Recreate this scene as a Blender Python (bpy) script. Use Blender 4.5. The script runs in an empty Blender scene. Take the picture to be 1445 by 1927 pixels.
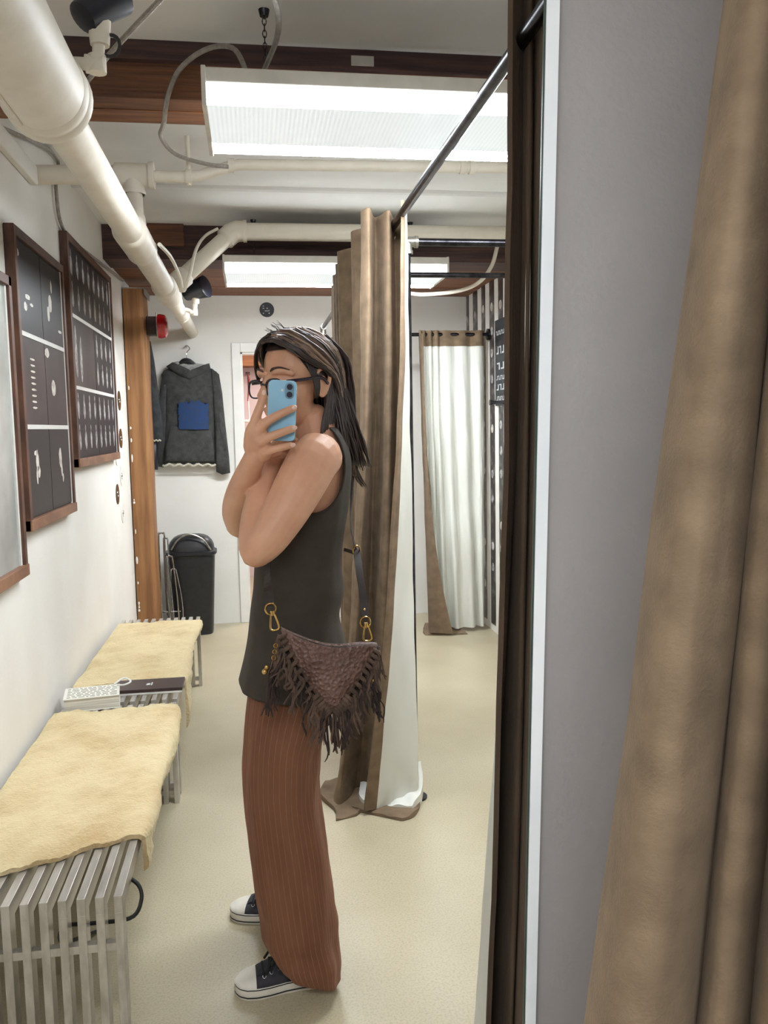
import bpy, bmesh, math, random
import numpy as np
from mathutils import Vector, Matrix, noise, Quaternion
random.seed(7)
S = bpy.context.scene
C = S.collection
# ------------------------------------------------------------------ camera
CAMZ = 1.47
F = 1614.0
def _rot(yaw, pitch, roll):
    cy, sy = math.cos(yaw), math.sin(yaw); cp, sp = math.cos(pitch), math.sin(pitch); cr, sr = math.cos(roll), math.sin(roll)
    A = np.array([[cy,0,sy],[0,1,0],[-sy,0,cy]]); B = np.array([[1,0,0],[0,cp,-sp],[0,sp,cp]]); D = np.array([[cr,-sr,0],[sr,cr,0],[0,0,1]])
    return D @ B @ A
RM = _rot(*[math.radians(a) for a in (-8.572, 5.673, -1.073)])
cam = bpy.data.cameras.new('camera'); cam_o = bpy.data.objects.new('camera', cam); C.objects.link(cam_o)
def _w(v): return Vector((v[0], v[2], -v[1]))
_r, _d, _f = _w(RM[0]), _w(RM[1]), _w(RM[2])
M = Matrix.Identity(4)
for i in range(3):
    M[i][0] = _r[i]; M[i][1] = -_d[i]; M[i][2] = -_f[i]
M[2][3] = CAMZ
cam_o.matrix_world = M
cam.sensor_fit = 'VERTICAL'; cam.sensor_height = 36; cam.sensor_width = 27
cam.lens = F/1927*36; cam.clip_start = 0.03
S.camera = cam_o
# ------------------------------------------------------------------ world, exposure
w = bpy.data.worlds.new('world'); S.world = w; w.use_nodes = True
w.node_tree.nodes['Background'].inputs[0].default_value = (1.0, 0.98, 0.95, 1)
w.node_tree.nodes['Background'].inputs[1].default_value = 0.1
S.view_settings.view_transform = 'Standard'; S.view_settings.look = 'None'
S.view_settings.exposure = 1.55; S.view_settings.gamma = 1.0; S.view_settings.use_curve_mapping = False
LAMP = 40.0         # radiance where the fluorescent tubes sit close behind the diffuser

def ray(x, y):
    v = RM.T @ np.array([x-722.5, y-963.5, F]); return np.array([v[0], v[2], -v[1]])
def at(x, y, Y):
    r = ray(x, y); r = r*(Y/r[1]); return Vector((r[0], r[1], r[2]+CAMZ))
def atZ(x, y, z):
    r = ray(x, y); r = r*((z-CAMZ)/r[2]); return Vector((r[0], r[1], z))
def atX(x, y, X):
    r = ray(x, y); r = r*(X/r[0]); return Vector((r[0], r[1], r[2]+CAMZ))

# ------------------------------------------------------------------ materials
def lin(r, g, b):
    f = lambda c: ((c/255)/12.92) if c <= 10 else (((c/255)+.055)/1.055)**2.4
    return (f(r), f(g), f(b), 1)
MATS = {}
def mat(name, col, rough=.6, metal=0, col2=None, scale=20, stretch=(1,1,1), detail=4, bump=0, bscale=None, sheen=0, lo=.35, hi=.65, spec=.5, emit=0, trans=0, coat=0, coords='Object', btype='noise', sub=0):
    m = bpy.data.materials.new(name); m.use_nodes = True; MATS[name] = m
    nt = m.node_tree; N = nt.nodes; L = nt.links; b = N['Principled BSDF']
    b.inputs['Base Color'].default_value = col; b.inputs['Roughness'].default_value = rough; b.inputs['Metallic'].default_value = metal
    b.inputs['Specular IOR Level'].default_value = spec
    if sheen:
        b.inputs['Sheen Weight'].default_value = sheen; b.inputs['Sheen Roughness'].default_value = .45; b.inputs['Sheen Tint'].default_value = tuple(min(1, c*1.8+.1) for c in col[:3])+(1,)
    if coat: b.inputs['Coat Weight'].default_value = coat
    if trans: b.inputs['Transmission Weight'].default_value = trans
    if sub:
        b.inputs['Subsurface Weight'].default_value = sub; b.inputs['Subsurface Radius'].default_value = (.012,.005,.003); b.inputs['Subsurface Scale'].default_value = 1
    if emit:
        b.inputs['Emission Color'].default_value = col; b.inputs['Emission Strength'].default_value = emit
    tc = N.new('ShaderNodeTexCoord'); mp = N.new('ShaderNodeMapping'); mp.inputs['Scale'].default_value = stretch
    L.new(tc.outputs[coords], mp.inputs['Vector'])
    if col2:
        n = N.new('ShaderNodeTexNoise'); n.inputs['Scale'].default_value = scale; n.inputs['Detail'].default_value = detail
        L.new(mp.outputs[0], n.inputs['Vector'])
        r = N.new('ShaderNodeValToRGB'); r.color_ramp.elements[0].position = lo; r.color_ramp.elements[1].position = hi
        r.color_ramp.elements[0].color = col; r.color_ramp.elements[1].color = col2
        L.new(n.outputs['Fac'], r.inputs[0]); L.new(r.outputs[0], b.inputs['Base Color'])
    if bump:
        if btype == 'voronoi':
            n2 = N.new('ShaderNodeTexVoronoi'); o = 'Distance'
        else:
            n2 = N.new('ShaderNodeTexNoise'); n2.inputs['Detail'].default_value = 5; o = 'Fac'
        n2.inputs['Scale'].default_value = bscale or scale
        L.new(mp.outputs[0], n2.inputs['Vector'])
        bp = N.new('ShaderNodeBump'); bp.inputs['Strength'].default_value = bump; bp.inputs['Distance'].default_value = .01
        L.new(n2.outputs[o], bp.inputs['Height']); L.new(bp.outputs[0], b.inputs['Normal'])
    return m
mat('wall_paint', lin(232,229,222), .75, col2=lin(226,222,214), scale=3, bump=.08, bscale=60)
mat('ceiling_paint', lin(236,235,233), .8, col2=lin(224,222,219), scale=2, bump=.25, bscale=9)
mat('pink_wall', lin(208,186,183), .8, col2=lin(198,176,173), scale=2)
mat('grey_paint', lin(158,151,148), .55, col2=lin(155,148,145), scale=6, bump=.12, bscale=120)
mat('trim_paint', lin(235,232,226), .45, col2=lin(228,225,218), scale=8)
mat('strip_white', lin(236,236,236), .4, col2=lin(226,227,229), scale=6)
mat('pipe_paint', lin(226,218,203), .52, col2=lin(218,209,193), scale=12, bump=.05, bscale=40)
mat('conduit', lin(170,164,156), .4, .5, col2=lin(150,144,138), scale=60, bump=.5, bscale=220)
mat('wood_beam', lin(124,78,46), .6, col2=lin(86,52,33), scale=5, stretch=(.6,6,9), detail=8, bump=.35, bscale=10)
mat('wood_dark', lin(86,58,52), .65, col2=lin(54,36,33), scale=5, stretch=(.6,6,9), detail=8, bump=.35, bscale=10)
mat('wood_orange', lin(144,90,52), .55, col2=lin(106,63,36), scale=5, stretch=(.6,7,9), detail=8, bump=.25, bscale=10)
mat('wood_post', lin(158,112,68), .6, col2=lin(124,82,48), scale=4, stretch=(6,6,.5), detail=8, bump=.3, bscale=9)
mat('wood_frame', lin(100,66,48), .5, col2=lin(70,44,33), scale=9, stretch=(4,1,1), detail=6)
mat('wood_frame_light', lin(150,108,80), .5, col2=lin(118,80,58), scale=9, stretch=(4,1,2), detail=6)
mat('black_print', lin(22,20,22), .42, col2=lin(32,28,30), scale=3, spec=.3)
mat('white_card', lin(226,224,220), .5, col2=lin(218,216,210), scale=9)
mat('print_grey', lin(120,116,116), .35, col2=lin(190,188,186), scale=35, lo=.4, hi=.6)
mat('print_white', lin(222,216,206), .35, col2=lin(160,152,146), scale=30, lo=.5, hi=.7)
mat('print_brown', lin(44,35,33), .4, spec=.3, col2=lin(72,60,56), scale=4)
mat('steel', lin(206,201,192), .36, .62, col2=lin(180,174,164), scale=16, stretch=(3,.4,1), detail=6, bump=.05, bscale=90)
mat('dark_steel', lin(74,72,76), .3, 1, col2=lin(44,43,46), scale=30)
mat('galvanised', lin(182,178,168), .35, .9, col2=lin(140,136,128), scale=50)
mat('chrome', lin(205,205,208), .15, 1, col2=lin(180,180,184), scale=40)
mat('sheepskin', lin(216,194,152), .95, col2=lin(192,163,118), scale=6, detail=9, lo=.42, hi=.72, bump=.7, bscale=110, sheen=.5)
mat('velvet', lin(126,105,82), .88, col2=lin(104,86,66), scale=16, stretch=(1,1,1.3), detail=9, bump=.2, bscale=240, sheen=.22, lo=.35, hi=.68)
mat('velvet_shaded', lin(98,80,64), .9, col2=lin(80,64,51), scale=10, stretch=(1,1,.4), detail=7, bump=.25, bscale=160, sheen=.2)  # same velvet with shade put into the colour, for the curtain's unlit side
mat('lining', lin(224,224,216), .8, col2=lin(214,213,204), scale=6, stretch=(1,1,.3), bump=.18, bscale=14)
mat('black_plastic', lin(26,26,28), .4, col2=lin(34,34,36), scale=30)
mat('navy_black', lin(22,23,34), .4, col2=lin(30,31,42), scale=30)
mat('red_dome', lin(190,20,30), .15, col2=lin(160,12,22), scale=8, coat=.7)
mat('hoodie_cloth', lin(72,72,70), .95, col2=lin(56,56,55), scale=26, bump=.4, bscale=180, sheen=.25)
mat('jacket_cloth', lin(62,64,66), .95, col2=lin(44,46,48), scale=20, bump=.4, bscale=180, sheen=.2)
mat('hood_lining', lin(168,166,160), .95, col2=lin(140,138,134), scale=30, bump=.3, bscale=150)
mat('blue_print', lin(34,62,108), .9, col2=lin(46,60,82), scale=40, lo=.45, hi=.7)
mat('raw_edge', lin(214,208,192), .95, col2=lin(186,178,160), scale=60)
mat('skin', lin(212,162,131), .5, col2=lin(203,150,121), scale=14, bump=.04, bscale=200, sub=.15)
mat('nail', lin(228,188,170), .25, col2=lin(220,178,160), scale=40)
mat('brow_hair', lin(84,58,48), .8, col2=lin(66,44,36), scale=80)
mat('eye_white', lin(228,222,216), .2, col2=lin(220,212,206), scale=40)
mat('iris', lin(52,34,24), .15, col2=lin(34,22,16), scale=60)
mat('tank_cloth', lin(58,49,40), .85, col2=lin(52,44,36), scale=30, bump=.12, bscale=300, sheen=.08)
mat('tank_edge', lin(54,44,36), .85, col2=lin(46,38,32), scale=60)
mat('black_frame', lin(26,18,28), .2, col2=lin(40,24,40), scale=20)
mat('phone_blue', lin(142,192,220), .38, col2=lin(138,188,217), scale=4, coat=.2)
mat('phone_edge', lin(166,198,214), .25, .6, col2=lin(156,190,208), scale=9)
mat('camera_bump', lin(120,156,178), .25, col2=lin(112,148,170), scale=9)
mat('camera_glass', lin(18,20,34), .06, col2=lin(40,30,60), scale=90, coat=1)
mat('croc', lin(118,88,78), .45, col2=lin(90,62,54), scale=16, bump=.7, bscale=105, btype='voronoi', detail=6)
mat('suede', lin(98,76,62), .9, col2=lin(70,52,43), scale=30, bump=.4, bscale=120, sheen=.3)
mat('suede_dark', lin(58,42,36), .9, col2=lin(42,30,26), scale=30, bump=.4, bscale=120, sheen=.15)
mat('strap_leather', lin(44,30,24), .6, col2=lin(36,24,20), scale=30)
mat('brass', lin(214,178,110), .22, 1, col2=lin(186,148,84), scale=40)
mat('canvas_dark', lin(62,58,64), .9, col2=lin(46,44,48), scale=40, bump=.3, bscale=260)
mat('rubber_white', lin(220,213,200), .5, col2=lin(196,187,172), scale=14, lo=.45, hi=.75)
mat('rubber_black', lin(40,36,36), .6, col2=lin(30,28,28), scale=30)
mat('lace_black', lin(22,22,22), .9, col2=lin(34,34,32), scale=60)
mat('paper', lin(216,211,198), .8, col2=lin(186,180,166), scale=4, stretch=(1,1,90), detail=2, lo=.4, hi=.6)
mat('book_cover', lin(226,223,212), .5, col2=lin(218,214,202), scale=8)
mat('ink', lin(70,68,64), .6, col2=lin(96,94,88), scale=80)
mat('hem_shade', lin(96,78,58), .85, col2=lin(84,68,50), scale=30)
mat('mirror_glass_edge', lin(70,84,76), .3, col2=lin(56,68,62), scale=20)
mat('box_brown', lin(58,40,36), .4, col2=lin(50,34,31), scale=12)
mat('cd_dark', lin(58,44,36), .15, .6, col2=lin(34,28,26), scale=9)
mat('cd_tan', lin(196,176,136), .2, .3, col2=lin(150,128,92), scale=9)
mat('cd_white', lin(228,226,218), .35, col2=lin(216,214,206), scale=9)
mat('cable_black', lin(20,20,20), .5, col2=lin(30,30,30), scale=30)
mat('sign_black', lin(26,28,34), .5, col2=lin(38,40,46), scale=20)
mat('bone', lin(200,202,202), .5, col2=lin(170,172,174), scale=30)
mat('housing', lin(206,200,190), .5, col2=lin(190,184,174), scale=10)
mat('lens_off', lin(235,240,238), .3, col2=lin(225,232,230), scale=90)
mat('bulb', lin(255,250,240), .3, emit=3)
mat('clear_plastic', lin(225,225,225), .1, trans=.8, col2=lin(215,215,215), scale=10)
mat('red_tag', lin(150,60,56), .6, col2=lin(120,46,44), scale=30)
def glass():
    m = bpy.data.materials.new('lens_glass'); m.use_nodes = True; nt = m.node_tree; N = nt.nodes
    b = N['Principled BSDF']; b.inputs['Roughness'].default_value = .02; b.inputs['Base Color'].default_value = (1,1,1,1)
    t = N.new('ShaderNodeBsdfTransparent'); mx = N.new('ShaderNodeMixShader')
    lw = N.new('ShaderNodeLayerWeight'); lw.inputs[0].default_value = .25
    nt.links.new(lw.outputs['Fresnel'], mx.inputs[0]); nt.links.new(t.outputs[0], mx.inputs[1]); nt.links.new(b.outputs[0], mx.inputs[2])
    nt.links.new(mx.outputs[0], N['Material Output'].inputs[0]); MATS['lens_glass'] = m
glass()
def floor_mat():
    m = mat('concrete', lin(192,181,154), .34, col2=lin(168,156,129), scale=1.6, detail=9, bump=.03, bscale=60, lo=.3, hi=.72)
    nt = m.node_tree; N = nt.nodes; L = nt.links; b = N['Principled BSDF']
    old = b.inputs['Base Color'].links[0].from_socket
    v = N.new('ShaderNodeTexNoise'); v.inputs['Scale'].default_value = 150; v.inputs['Detail'].default_value = 6
    tc = N.new('ShaderNodeTexCoord'); L.new(tc.outputs['Object'], v.inputs['Vector'])
    r = N.new('ShaderNodeValToRGB'); r.color_ramp.elements[0].position = .3; r.color_ramp.elements[0].color = (.48,.46,.42,1)
    r.color_ramp.elements[1].position = .56; r.color_ramp.elements[1].color = (1.06,1.05,1.03,1)
    L.new(v.outputs['Fac'], r.inputs[0])
    mx = N.new('ShaderNodeMix'); mx.data_type = 'RGBA'; mx.blend_type = 'MULTIPLY'; mx.inputs[0].default_value = .36
    L.new(old, mx.inputs[6]); L.new(r.outputs[0], mx.inputs[7]); L.new(mx.outputs[2], b.inputs['Base Color'])
    r2 = N.new('ShaderNodeMapRange'); r2.inputs[3].default_value = .22; r2.inputs[4].default_value = .5
    L.new(v.outputs['Fac'], r2.inputs[0]); L.new(r2.outputs[0], b.inputs['Roughness'])
floor_mat()
def pant_mat():
    m = mat('pant_cloth', lin(118,76,52), .9, col2=lin(106,66,44), scale=16, stretch=(1,1,.25), bump=.15, bscale=260, sheen=.3)
    nt = m.node_tree; N = nt.nodes; L = nt.links; b = N['Principled BSDF']
    old = b.inputs['Base Color'].links[0].from_socket
    uv = N.new('ShaderNodeUVMap'); sx = N.new('ShaderNodeSeparateXYZ'); L.new(uv.outputs[0], sx.inputs[0])
    mu = N.new('ShaderNodeMath'); mu.operation = 'MULTIPLY'; mu.inputs[1].default_value = 46; L.new(sx.outputs[0], mu.inputs[0])
    fr = N.new('ShaderNodeMath'); fr.operation = 'FRACT'; L.new(mu.outputs[0], fr.inputs[0])
    lt = N.new('ShaderNodeMath'); lt.operation = 'LESS_THAN'; lt.inputs[1].default_value = .09; L.new(fr.outputs[0], lt.inputs[0])
    nz = N.new('ShaderNodeTexNoise'); nz.inputs['Scale'].default_value = 40; L.new(uv.outputs[0], nz.inputs['Vector'])
    m2 = N.new('ShaderNodeMath'); m2.operation = 'MULTIPLY'; L.new(lt.outputs[0], m2.inputs[0]); L.new(nz.outputs['Fac'], m2.inputs[1])
    mx = N.new('ShaderNodeMix'); mx.data_type = 'RGBA'; L.new(m2.outputs[0], mx.inputs[0]); L.new(old, mx.inputs[6]); mx.inputs[7].default_value = lin(152,110,82)
    L.new(mx.outputs[2], b.inputs['Base Color'])
pant_mat()
def hair_mat():
    m = mat('hair_strands', lin(44,30,26), .38, spec=.6)
    nt = m.node_tree; N = nt.nodes; L = nt.links; b = N['Principled BSDF']
    a = N.new('ShaderNodeAttribute'); a.attribute_name = 'shade'
    r = N.new('ShaderNodeValToRGB'); r.color_ramp.elements[0].color = lin(42,29,25); r.color_ramp.elements[1].color = lin(158,128,106)
    e = r.color_ramp.elements.new(.55); e.color = lin(66,46,39)
    L.new(a.outputs['Fac'], r.inputs[0]); L.new(r.outputs[0], b.inputs['Base Color'])
hair_mat()
def diffuser_mat(name, bright):
    m = bpy.data.materials.new(name); m.use_nodes = True; MATS[name] = m
    nt = m.node_tree; N = nt.nodes; L = nt.links; b = N['Principled BSDF']; b.inputs['Base Color'].default_value = lin(200,206,202); b.inputs['Roughness'].default_value = .35
    tc = N.new('ShaderNodeTexCoord'); wv = N.new('ShaderNodeTexWave'); wv.inputs['Scale'].default_value = 26; wv.inputs['Distortion'].default_value = .6
    L.new(tc.outputs['Object'], wv.inputs['Vector'])
    r = N.new('ShaderNodeMapRange'); r.inputs[3].default_value = bright*.86; r.inputs[4].default_value = bright*1.08
    L.new(wv.outputs['Fac'], r.inputs[0]); L.new(r.outputs[0], b.inputs['Emission Strength'])
    b.inputs['Emission Color'].default_value = (.93,1.0,1.06,1)
diffuser_mat('diffuser_tube', LAMP); diffuser_mat('diffuser_side', LAMP*.14); diffuser_mat('diffuser_mid', .2)

# ------------------------------------------------------------------ mesh builder
OFF = {}
class MB:
    def __init__(s): s.v = []; s.f = []; s.uv = None; s.sh = None
    def add(s, vs, fs):
        n = len(s.v); s.v += [tuple(v) for v in vs]; s.f += [tuple(i+n for i in f) for f in fs]; return s
    def box(s, x0, x1, y0, y1, z0, z1, rot=None, bev=0):
        c = Vector(((x0+x1)/2, (y0+y1)/2, (z0+z1)/2))
        if bev:
            bm = bmesh.new(); bmesh.ops.create_cube(bm, size=1)
            for v in bm.verts: v.co = Vector((v.co.x*(x1-x0), v.co.y*(y1-y0), v.co.z*(z1-z0)))
            bmesh.ops.bevel(bm, geom=bm.edges[:], offset=bev, segments=2, profile=.5, affect='EDGES')
            bm.verts.index_update()
            vs = [v.co.copy() for v in bm.verts]; fs = [[v.index for v in f.verts] for f in bm.faces]; bm.free()
        else:
            vs = [Vector(((x1-x0)/2*a, (y1-y0)/2*b, (z1-z0)/2*d)) for a in (-1,1) for b in (-1,1) for d in (-1,1)]
            fs = [(0,1,3,2),(4,6,7,5),(0,4,5,1),(2,3,7,6),(0,2,6,4),(1,5,7,3)]
        if rot is not None: vs = [rot @ v for v in vs]
        return s.add([v+c for v in vs], fs)
    def rings(s, R, closed=True, cap0=True, cap1=True):
        n = len(R[0]); base = len(s.v)
        for r in R: s.v += [tuple(p) for p in r]
        for i in range(len(R)-1):
            for j in range(n if closed else n-1):
                k = (j+1) % n
                s.f.append((base+i*n+j, base+i*n+k, base+(i+1)*n+k, base+(i+1)*n+j))
        if closed and cap0: s.f.append(tuple(base+j for j in reversed(range(n))))
        if closed and cap1: s.f.append(tuple(base+(len(R)-1)*n+j for j in range(n)))
        return s
    def tube(s, pts, r, seg=10, flat=1.0, up=None, round_ends=False):
        pts = [Vector(p) for p in pts]; n = len(pts)
        rr = list(r) if hasattr(r, '__len__') else [r]*n
        if round_ends:
            a, b = pts[0]-pts[1], pts[-1]-pts[-2]; a.normalize(); b.normalize()
            P0, P1, r0, r1 = pts[0], pts[-1], rr[0], rr[-1]
            pts = [P0+a*r0*.97, P0+a*r0*.75] + pts + [P1+b*r1*.75, P1+b*r1*.97]
            rr = [r0*.2, r0*.66] + rr + [r1*.66, r1*.2]; n += 4
        T = []
        for i in range(n):
            t = pts[min(i+1, n-1)]-pts[max(i-1, 0)]; t.normalize(); T.append(t)
        u = Vector(up) if up is not None else (Vector((0,0,1)) if abs(T[0].z) < .9 else Vector((1,0,0)))
        R = []
        for i in range(n):
            x = u - T[i]*u.dot(T[i]); 
            if x.length < 1e-6: x = T[i].orthogonal()
            x.normalize(); y = T[i].cross(x)
            if up is None: u = x
            R.append([pts[i] + x*(math.cos(2*math.pi*k/seg)*rr[i]*flat) + y*(math.sin(2*math.pi*k/seg)*rr[i]) for k in range(seg)])
        return s.rings(R)
    def ell(s, c, a, b, d, seg=16, rg=10, rot=None):
        c = Vector(c); R = []
        for i in range(rg+1):
            th = math.pi*(.02+.96*i/rg); z = math.cos(th); q = math.sin(th)
            row = []
            for k in range(seg):
                p = Vector((a*q*math.cos(2*math.pi*k/seg), b*q*math.sin(2*math.pi*k/seg), d*z))
                row.append(c + (rot @ p if rot is not None else p))
            R.append(row[::-1])
        return s.rings(R)
    def disc(s, c, nrm, r, t=.002, seg=24):
        c = Vector(c); nrm = Vector(nrm).normalized(); return s.tube([c, c+nrm*t], r, seg)
    def torus(s, c, nrm, R, r, seg=20, sg=8, sx=1, sz=1, arc=(0, 1)):
        c = Vector(c); n = Vector(nrm).normalized(); x = n.orthogonal() if abs(n.z) > .9 else Vector((0,0,1)).cross(n).normalized(); y = n.cross(x)
        full = arc == (0, 1); m = seg if full else seg+1
        pts = [c + x*(R*sx*math.cos(2*math.pi*(arc[0]+(arc[1]-arc[0])*k/seg))) + y*(R*sz*math.sin(2*math.pi*(arc[0]+(arc[1]-arc[0])*k/seg))) for k in range(m)]
        if not full: return s.tube(pts, r, sg)
        R_ = []
        for k in range(m):
            o = (pts[k]-c).normalized()
            R_.append([pts[k] + o*(r*math.cos(2*math.pi*j/sg)) + n*(r*math.sin(2*math.pi*j/sg)) for j in range(sg)])
        R_.append(R_[0]); return s.rings(R_, cap0=False, cap1=False)
    def build(s, name, m, parent=None, smooth=False, mods=()):
        me = bpy.data.meshes.new(name); me.from_pydata(s.v, [], s.f); me.validate(); me.update()
        me.materials.append(MATS[m])
        if s.uv:
            u = me.uv_layers.new(name='uv')
            for l in me.loops: u.data[l.index].uv = s.uv[l.vertex_index]
        if s.sh:
            a = me.attributes.new('shade', 'FLOAT', 'POINT'); a.data.foreach_set('value', s.sh)
        o = bpy.data.objects.new(name, me); C.objects.link(o)
        if parent is not None:
            off = OFF.get(parent.name, Vector()); me.transform(Matrix.Translation(-off)); OFF[o.name] = off; o.parent = parent
        else:
            if s.v:
                a = np.array(s.v); lo, hi = a.min(0), a.max(0); off = Vector(((lo[0]+hi[0])/2, (lo[1]+hi[1])/2, lo[2]))
                me.transform(Matrix.Translation(-off)); o.location = off; OFF[o.name] = off
        bm = bmesh.new(); bm.from_mesh(me); bmesh.ops.recalc_face_normals(bm, faces=bm.faces[:])
        bm.to_mesh(me); bm.free()
        if smooth:
            me.polygons.foreach_set('use_smooth', [True]*len(me.polygons))
            if smooth != 'all':
                try: me.set_sharp_from_angle(angle=math.radians(42))
                except Exception: pass
        return o
def thing(name, label, cat, loc, group=None):
    o = bpy.data.objects.new(name, None); o.empty_display_size = .05; C.objects.link(o); o.location = loc; OFF[o.name] = Vector(loc)
    o['label'] = label; o['category'] = cat
    if group: o['group'] = group
    return o
def tag(o, label, cat, group=None):
    o['label'] = label; o['category'] = cat
    if group: o['group'] = group
    return o
def struct(o, label=None, cat=None):
    o['kind'] = 'structure'
    if label: o['label'] = label
    if cat: o['category'] = cat
    return o
def spline(pts, n):
    pts = [np.array(p, float) for p in pts]; P = [2*pts[0]-pts[1]] + pts + [2*pts[-1]-pts[-2]]
    out = []; m = len(pts)-1
    for k in range(n):
        t = k/(n-1)*m; i = min(int(t), m-1); u = t-i
        a, b, c_, d = P[i], P[i+1], P[i+2], P[i+3]
        out.append(.5*((2*b)+(-a+c_)*u+(2*a-5*b+4*c_-d)*u*u+(-a+3*b-3*c_+d)*u**3))
    return out
def VS(pts, n): return [Vector(p) for p in spline(pts, n)]
# ================================================================== setting
ZC = 2.63; XL = -.8; XR = 1.66; YB = 6.55
struct(MB().box(-1.0, 2.6, -2.5, 9.4, -.1, 0).build('floor', 'concrete'), 'speckled beige polished concrete floor', 'floor')
struct(MB().box(-1.0, 2.6, -2.5, 9.4, ZC, ZC+.1).build('ceiling', 'ceiling_paint'), 'white painted ceiling between dark wooden beams', 'ceiling')
struct(MB().box(XL-.12, XL, -2.5, YB+.12, 0, ZC).build('wall_left', 'wall_paint'), 'white wall behind the benches and framed photographs', 'wall')
DX0, DX1, DZ = -.07, .5, 2.04
struct(MB().box(XL, DX0, YB, YB+.12, 0, ZC).box(DX1, XR+.1, YB, YB+.12, 0, ZC).box(DX0, DX1, YB, YB+.12, DZ, ZC).build('wall_back', 'wall_paint'), 'white back wall with the doorway and hoodie', 'wall')
struct(MB().box(XR, XR+.1, 1.2, YB, 0, ZC).build('wall_right', 'wall_paint'), 'white fitting booth wall covered in photo strips', 'wall')
struct(MB().box(-.9, 2.0, 8.6, 8.7, 0, ZC).build('wall_far', 'pink_wall'), 'pinkish wall of the room beyond the doorway', 'wall')
struct(MB().box(-1.0, -.9, YB+.12, 8.6, 0, ZC).build('wall_far_left', 'pink_wall'), 'pinkish side wall beyond the doorway', 'wall')
t = MB().box(DX0-.065, DX0, YB-.018, YB, 0, DZ+.07, bev=.004).box(DX1, DX1+.065, YB-.018, YB, 0, DZ+.07, bev=.004).box(DX0, DX1, YB-.018, YB, DZ, DZ+.07, bev=.004)
t.box(DX0-.001, DX0+.012, YB, YB+.12, 0, DZ).box(DX1-.012, DX1+.001, YB, YB+.12, 0, DZ).box(DX0, DX1, YB, YB+.12, DZ-.012, DZ+.001)
struct(t.build('trim_1', 'trim_paint'), 'white painted trim around the back doorway', 'door trim')
# beyond the door: beam, rail, hanging thing
o = thing('wooden_beam', 'orange wooden beam seen through the doorway', 'beam', (.2, 8.3, 2.05))
MB().box(-.85, 1.9, 8.2, 8.45, 2.06, 2.24).build('beam_body', 'wood_orange', o)
MB().box(-.85, 1.9, 8.17, 8.2, 2.2, 2.24).build('edge_board', 'wood_dark', o)
r = thing('clothes_rail', 'white clothes rail on the pink wall beyond the doorway', 'rail', (.1, 8.4, 1.53))
MB().tube([(-.5, 8.4, 1.55), (1.2, 8.4, 1.55)], .016).build('rail_bar', 'trim_paint', r, True)
for x in (-.45, .15, 1.15): MB().tube([(x, 8.4, 1.55), (x, 8.6, 1.55)], .012).build('bracket', 'trim_paint', r, True)
hp = at(467, 735, 8.35)
g = thing('hanging_tag', 'dark red ribbon hanging beside the doorway rail', 'ribbon', (hp.x, hp.y, hp.z-.1))
MB().tube(VS([(hp.x, hp.y, hp.z+.17), (hp.x+.01, hp.y, hp.z+.05), (hp.x-.01, hp.y, hp.z-.1)], 8), [.01,.02,.03,.034,.03,.02,.014,.008], 8, flat=.4).build('ribbon', 'red_tag', g, True)
MB().tube([(hp.x, hp.y, hp.z-.1), (hp.x, hp.y, hp.z-.42)], .006, 6).build('cord', 'white_card', g, True)
MB().box(hp.x-.02, hp.x+.02, hp.y, hp.y+.25, hp.z+.16, hp.z+.175).build('hook', 'dark_steel', g)
pl = bpy.data.lights.new('back_room_lamp', 'POINT'); pl.energy = 30; pl.shadow_soft_size = .25; pl.color = (1, .93, .92)
po = bpy.data.objects.new('back_room_lamp', pl); C.objects.link(po); po.location = (.9, 7.5, 2.3)
struct(MB().box(.395, .455, -2.5, .58, 0, ZC).build('wall_light_blocker', 'grey_paint'), 'unseen grey partition added right of the viewer to block light', 'wall')  # out of view, added to keep light off the near curtain and panel
# grey panel with the mirror's edge strip: leaning slightly
def leanbox(mb, x0t, x1t, x0b, x1b, y0, y1, zt, zb):
    vs = [(x0b,y0,zb),(x0b,y1,zb),(x0t,y0,zt),(x0t,y1,zt),(x1b,y0,zb),(x1b,y1,zb),(x1t,y0,zt),(x1t,y1,zt)]
    return mb.add(vs, [(0,1,3,2),(4,6,7,5),(0,4,5,1),(2,3,7,6),(0,2,6,4),(1,5,7,3)])
YP = 1.0
a, b = at(1047, 0, YP), at(1002, 1927, YP); sl = (a.x-b.x)/(a.z-b.z)
xt, xb = a.x+sl*(ZC-a.z), b.x-sl*b.z
a2, b2 = at(1029, 0, YP-.012), at(988.5, 1927, YP-.012); sl2 = (a2.x-b2.x)/(a2.z-b2.z)
xt2, xb2 = a2.x+sl2*(ZC-a2.z), b2.x-sl2*b2.z
struct(leanbox(MB(), xt+.0005, 1.66, xb+.0005, 1.66, YP, YP+.03, ZC, 0).build('wall_panel', 'grey_paint'), 'smooth grey partition panel at the right beside the mirror edge', 'partition')
m_ = thing('mirror_edge', 'narrow white edge strip running full height along the grey panel', 'mirror edge', (xb, YP, 0))
leanbox(MB(), xt, xt2, xb, xb2, YP-.012, YP-.003, ZC, 0).build('edge_strip', 'strip_white', m_)
leanbox(MB(), xt2-.0004, xt2-.0024, xb2-.0004, xb2-.0024, YP-.011, YP-.008, ZC, 0).build('glass_edge', 'mirror_glass_edge', m_)
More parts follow.
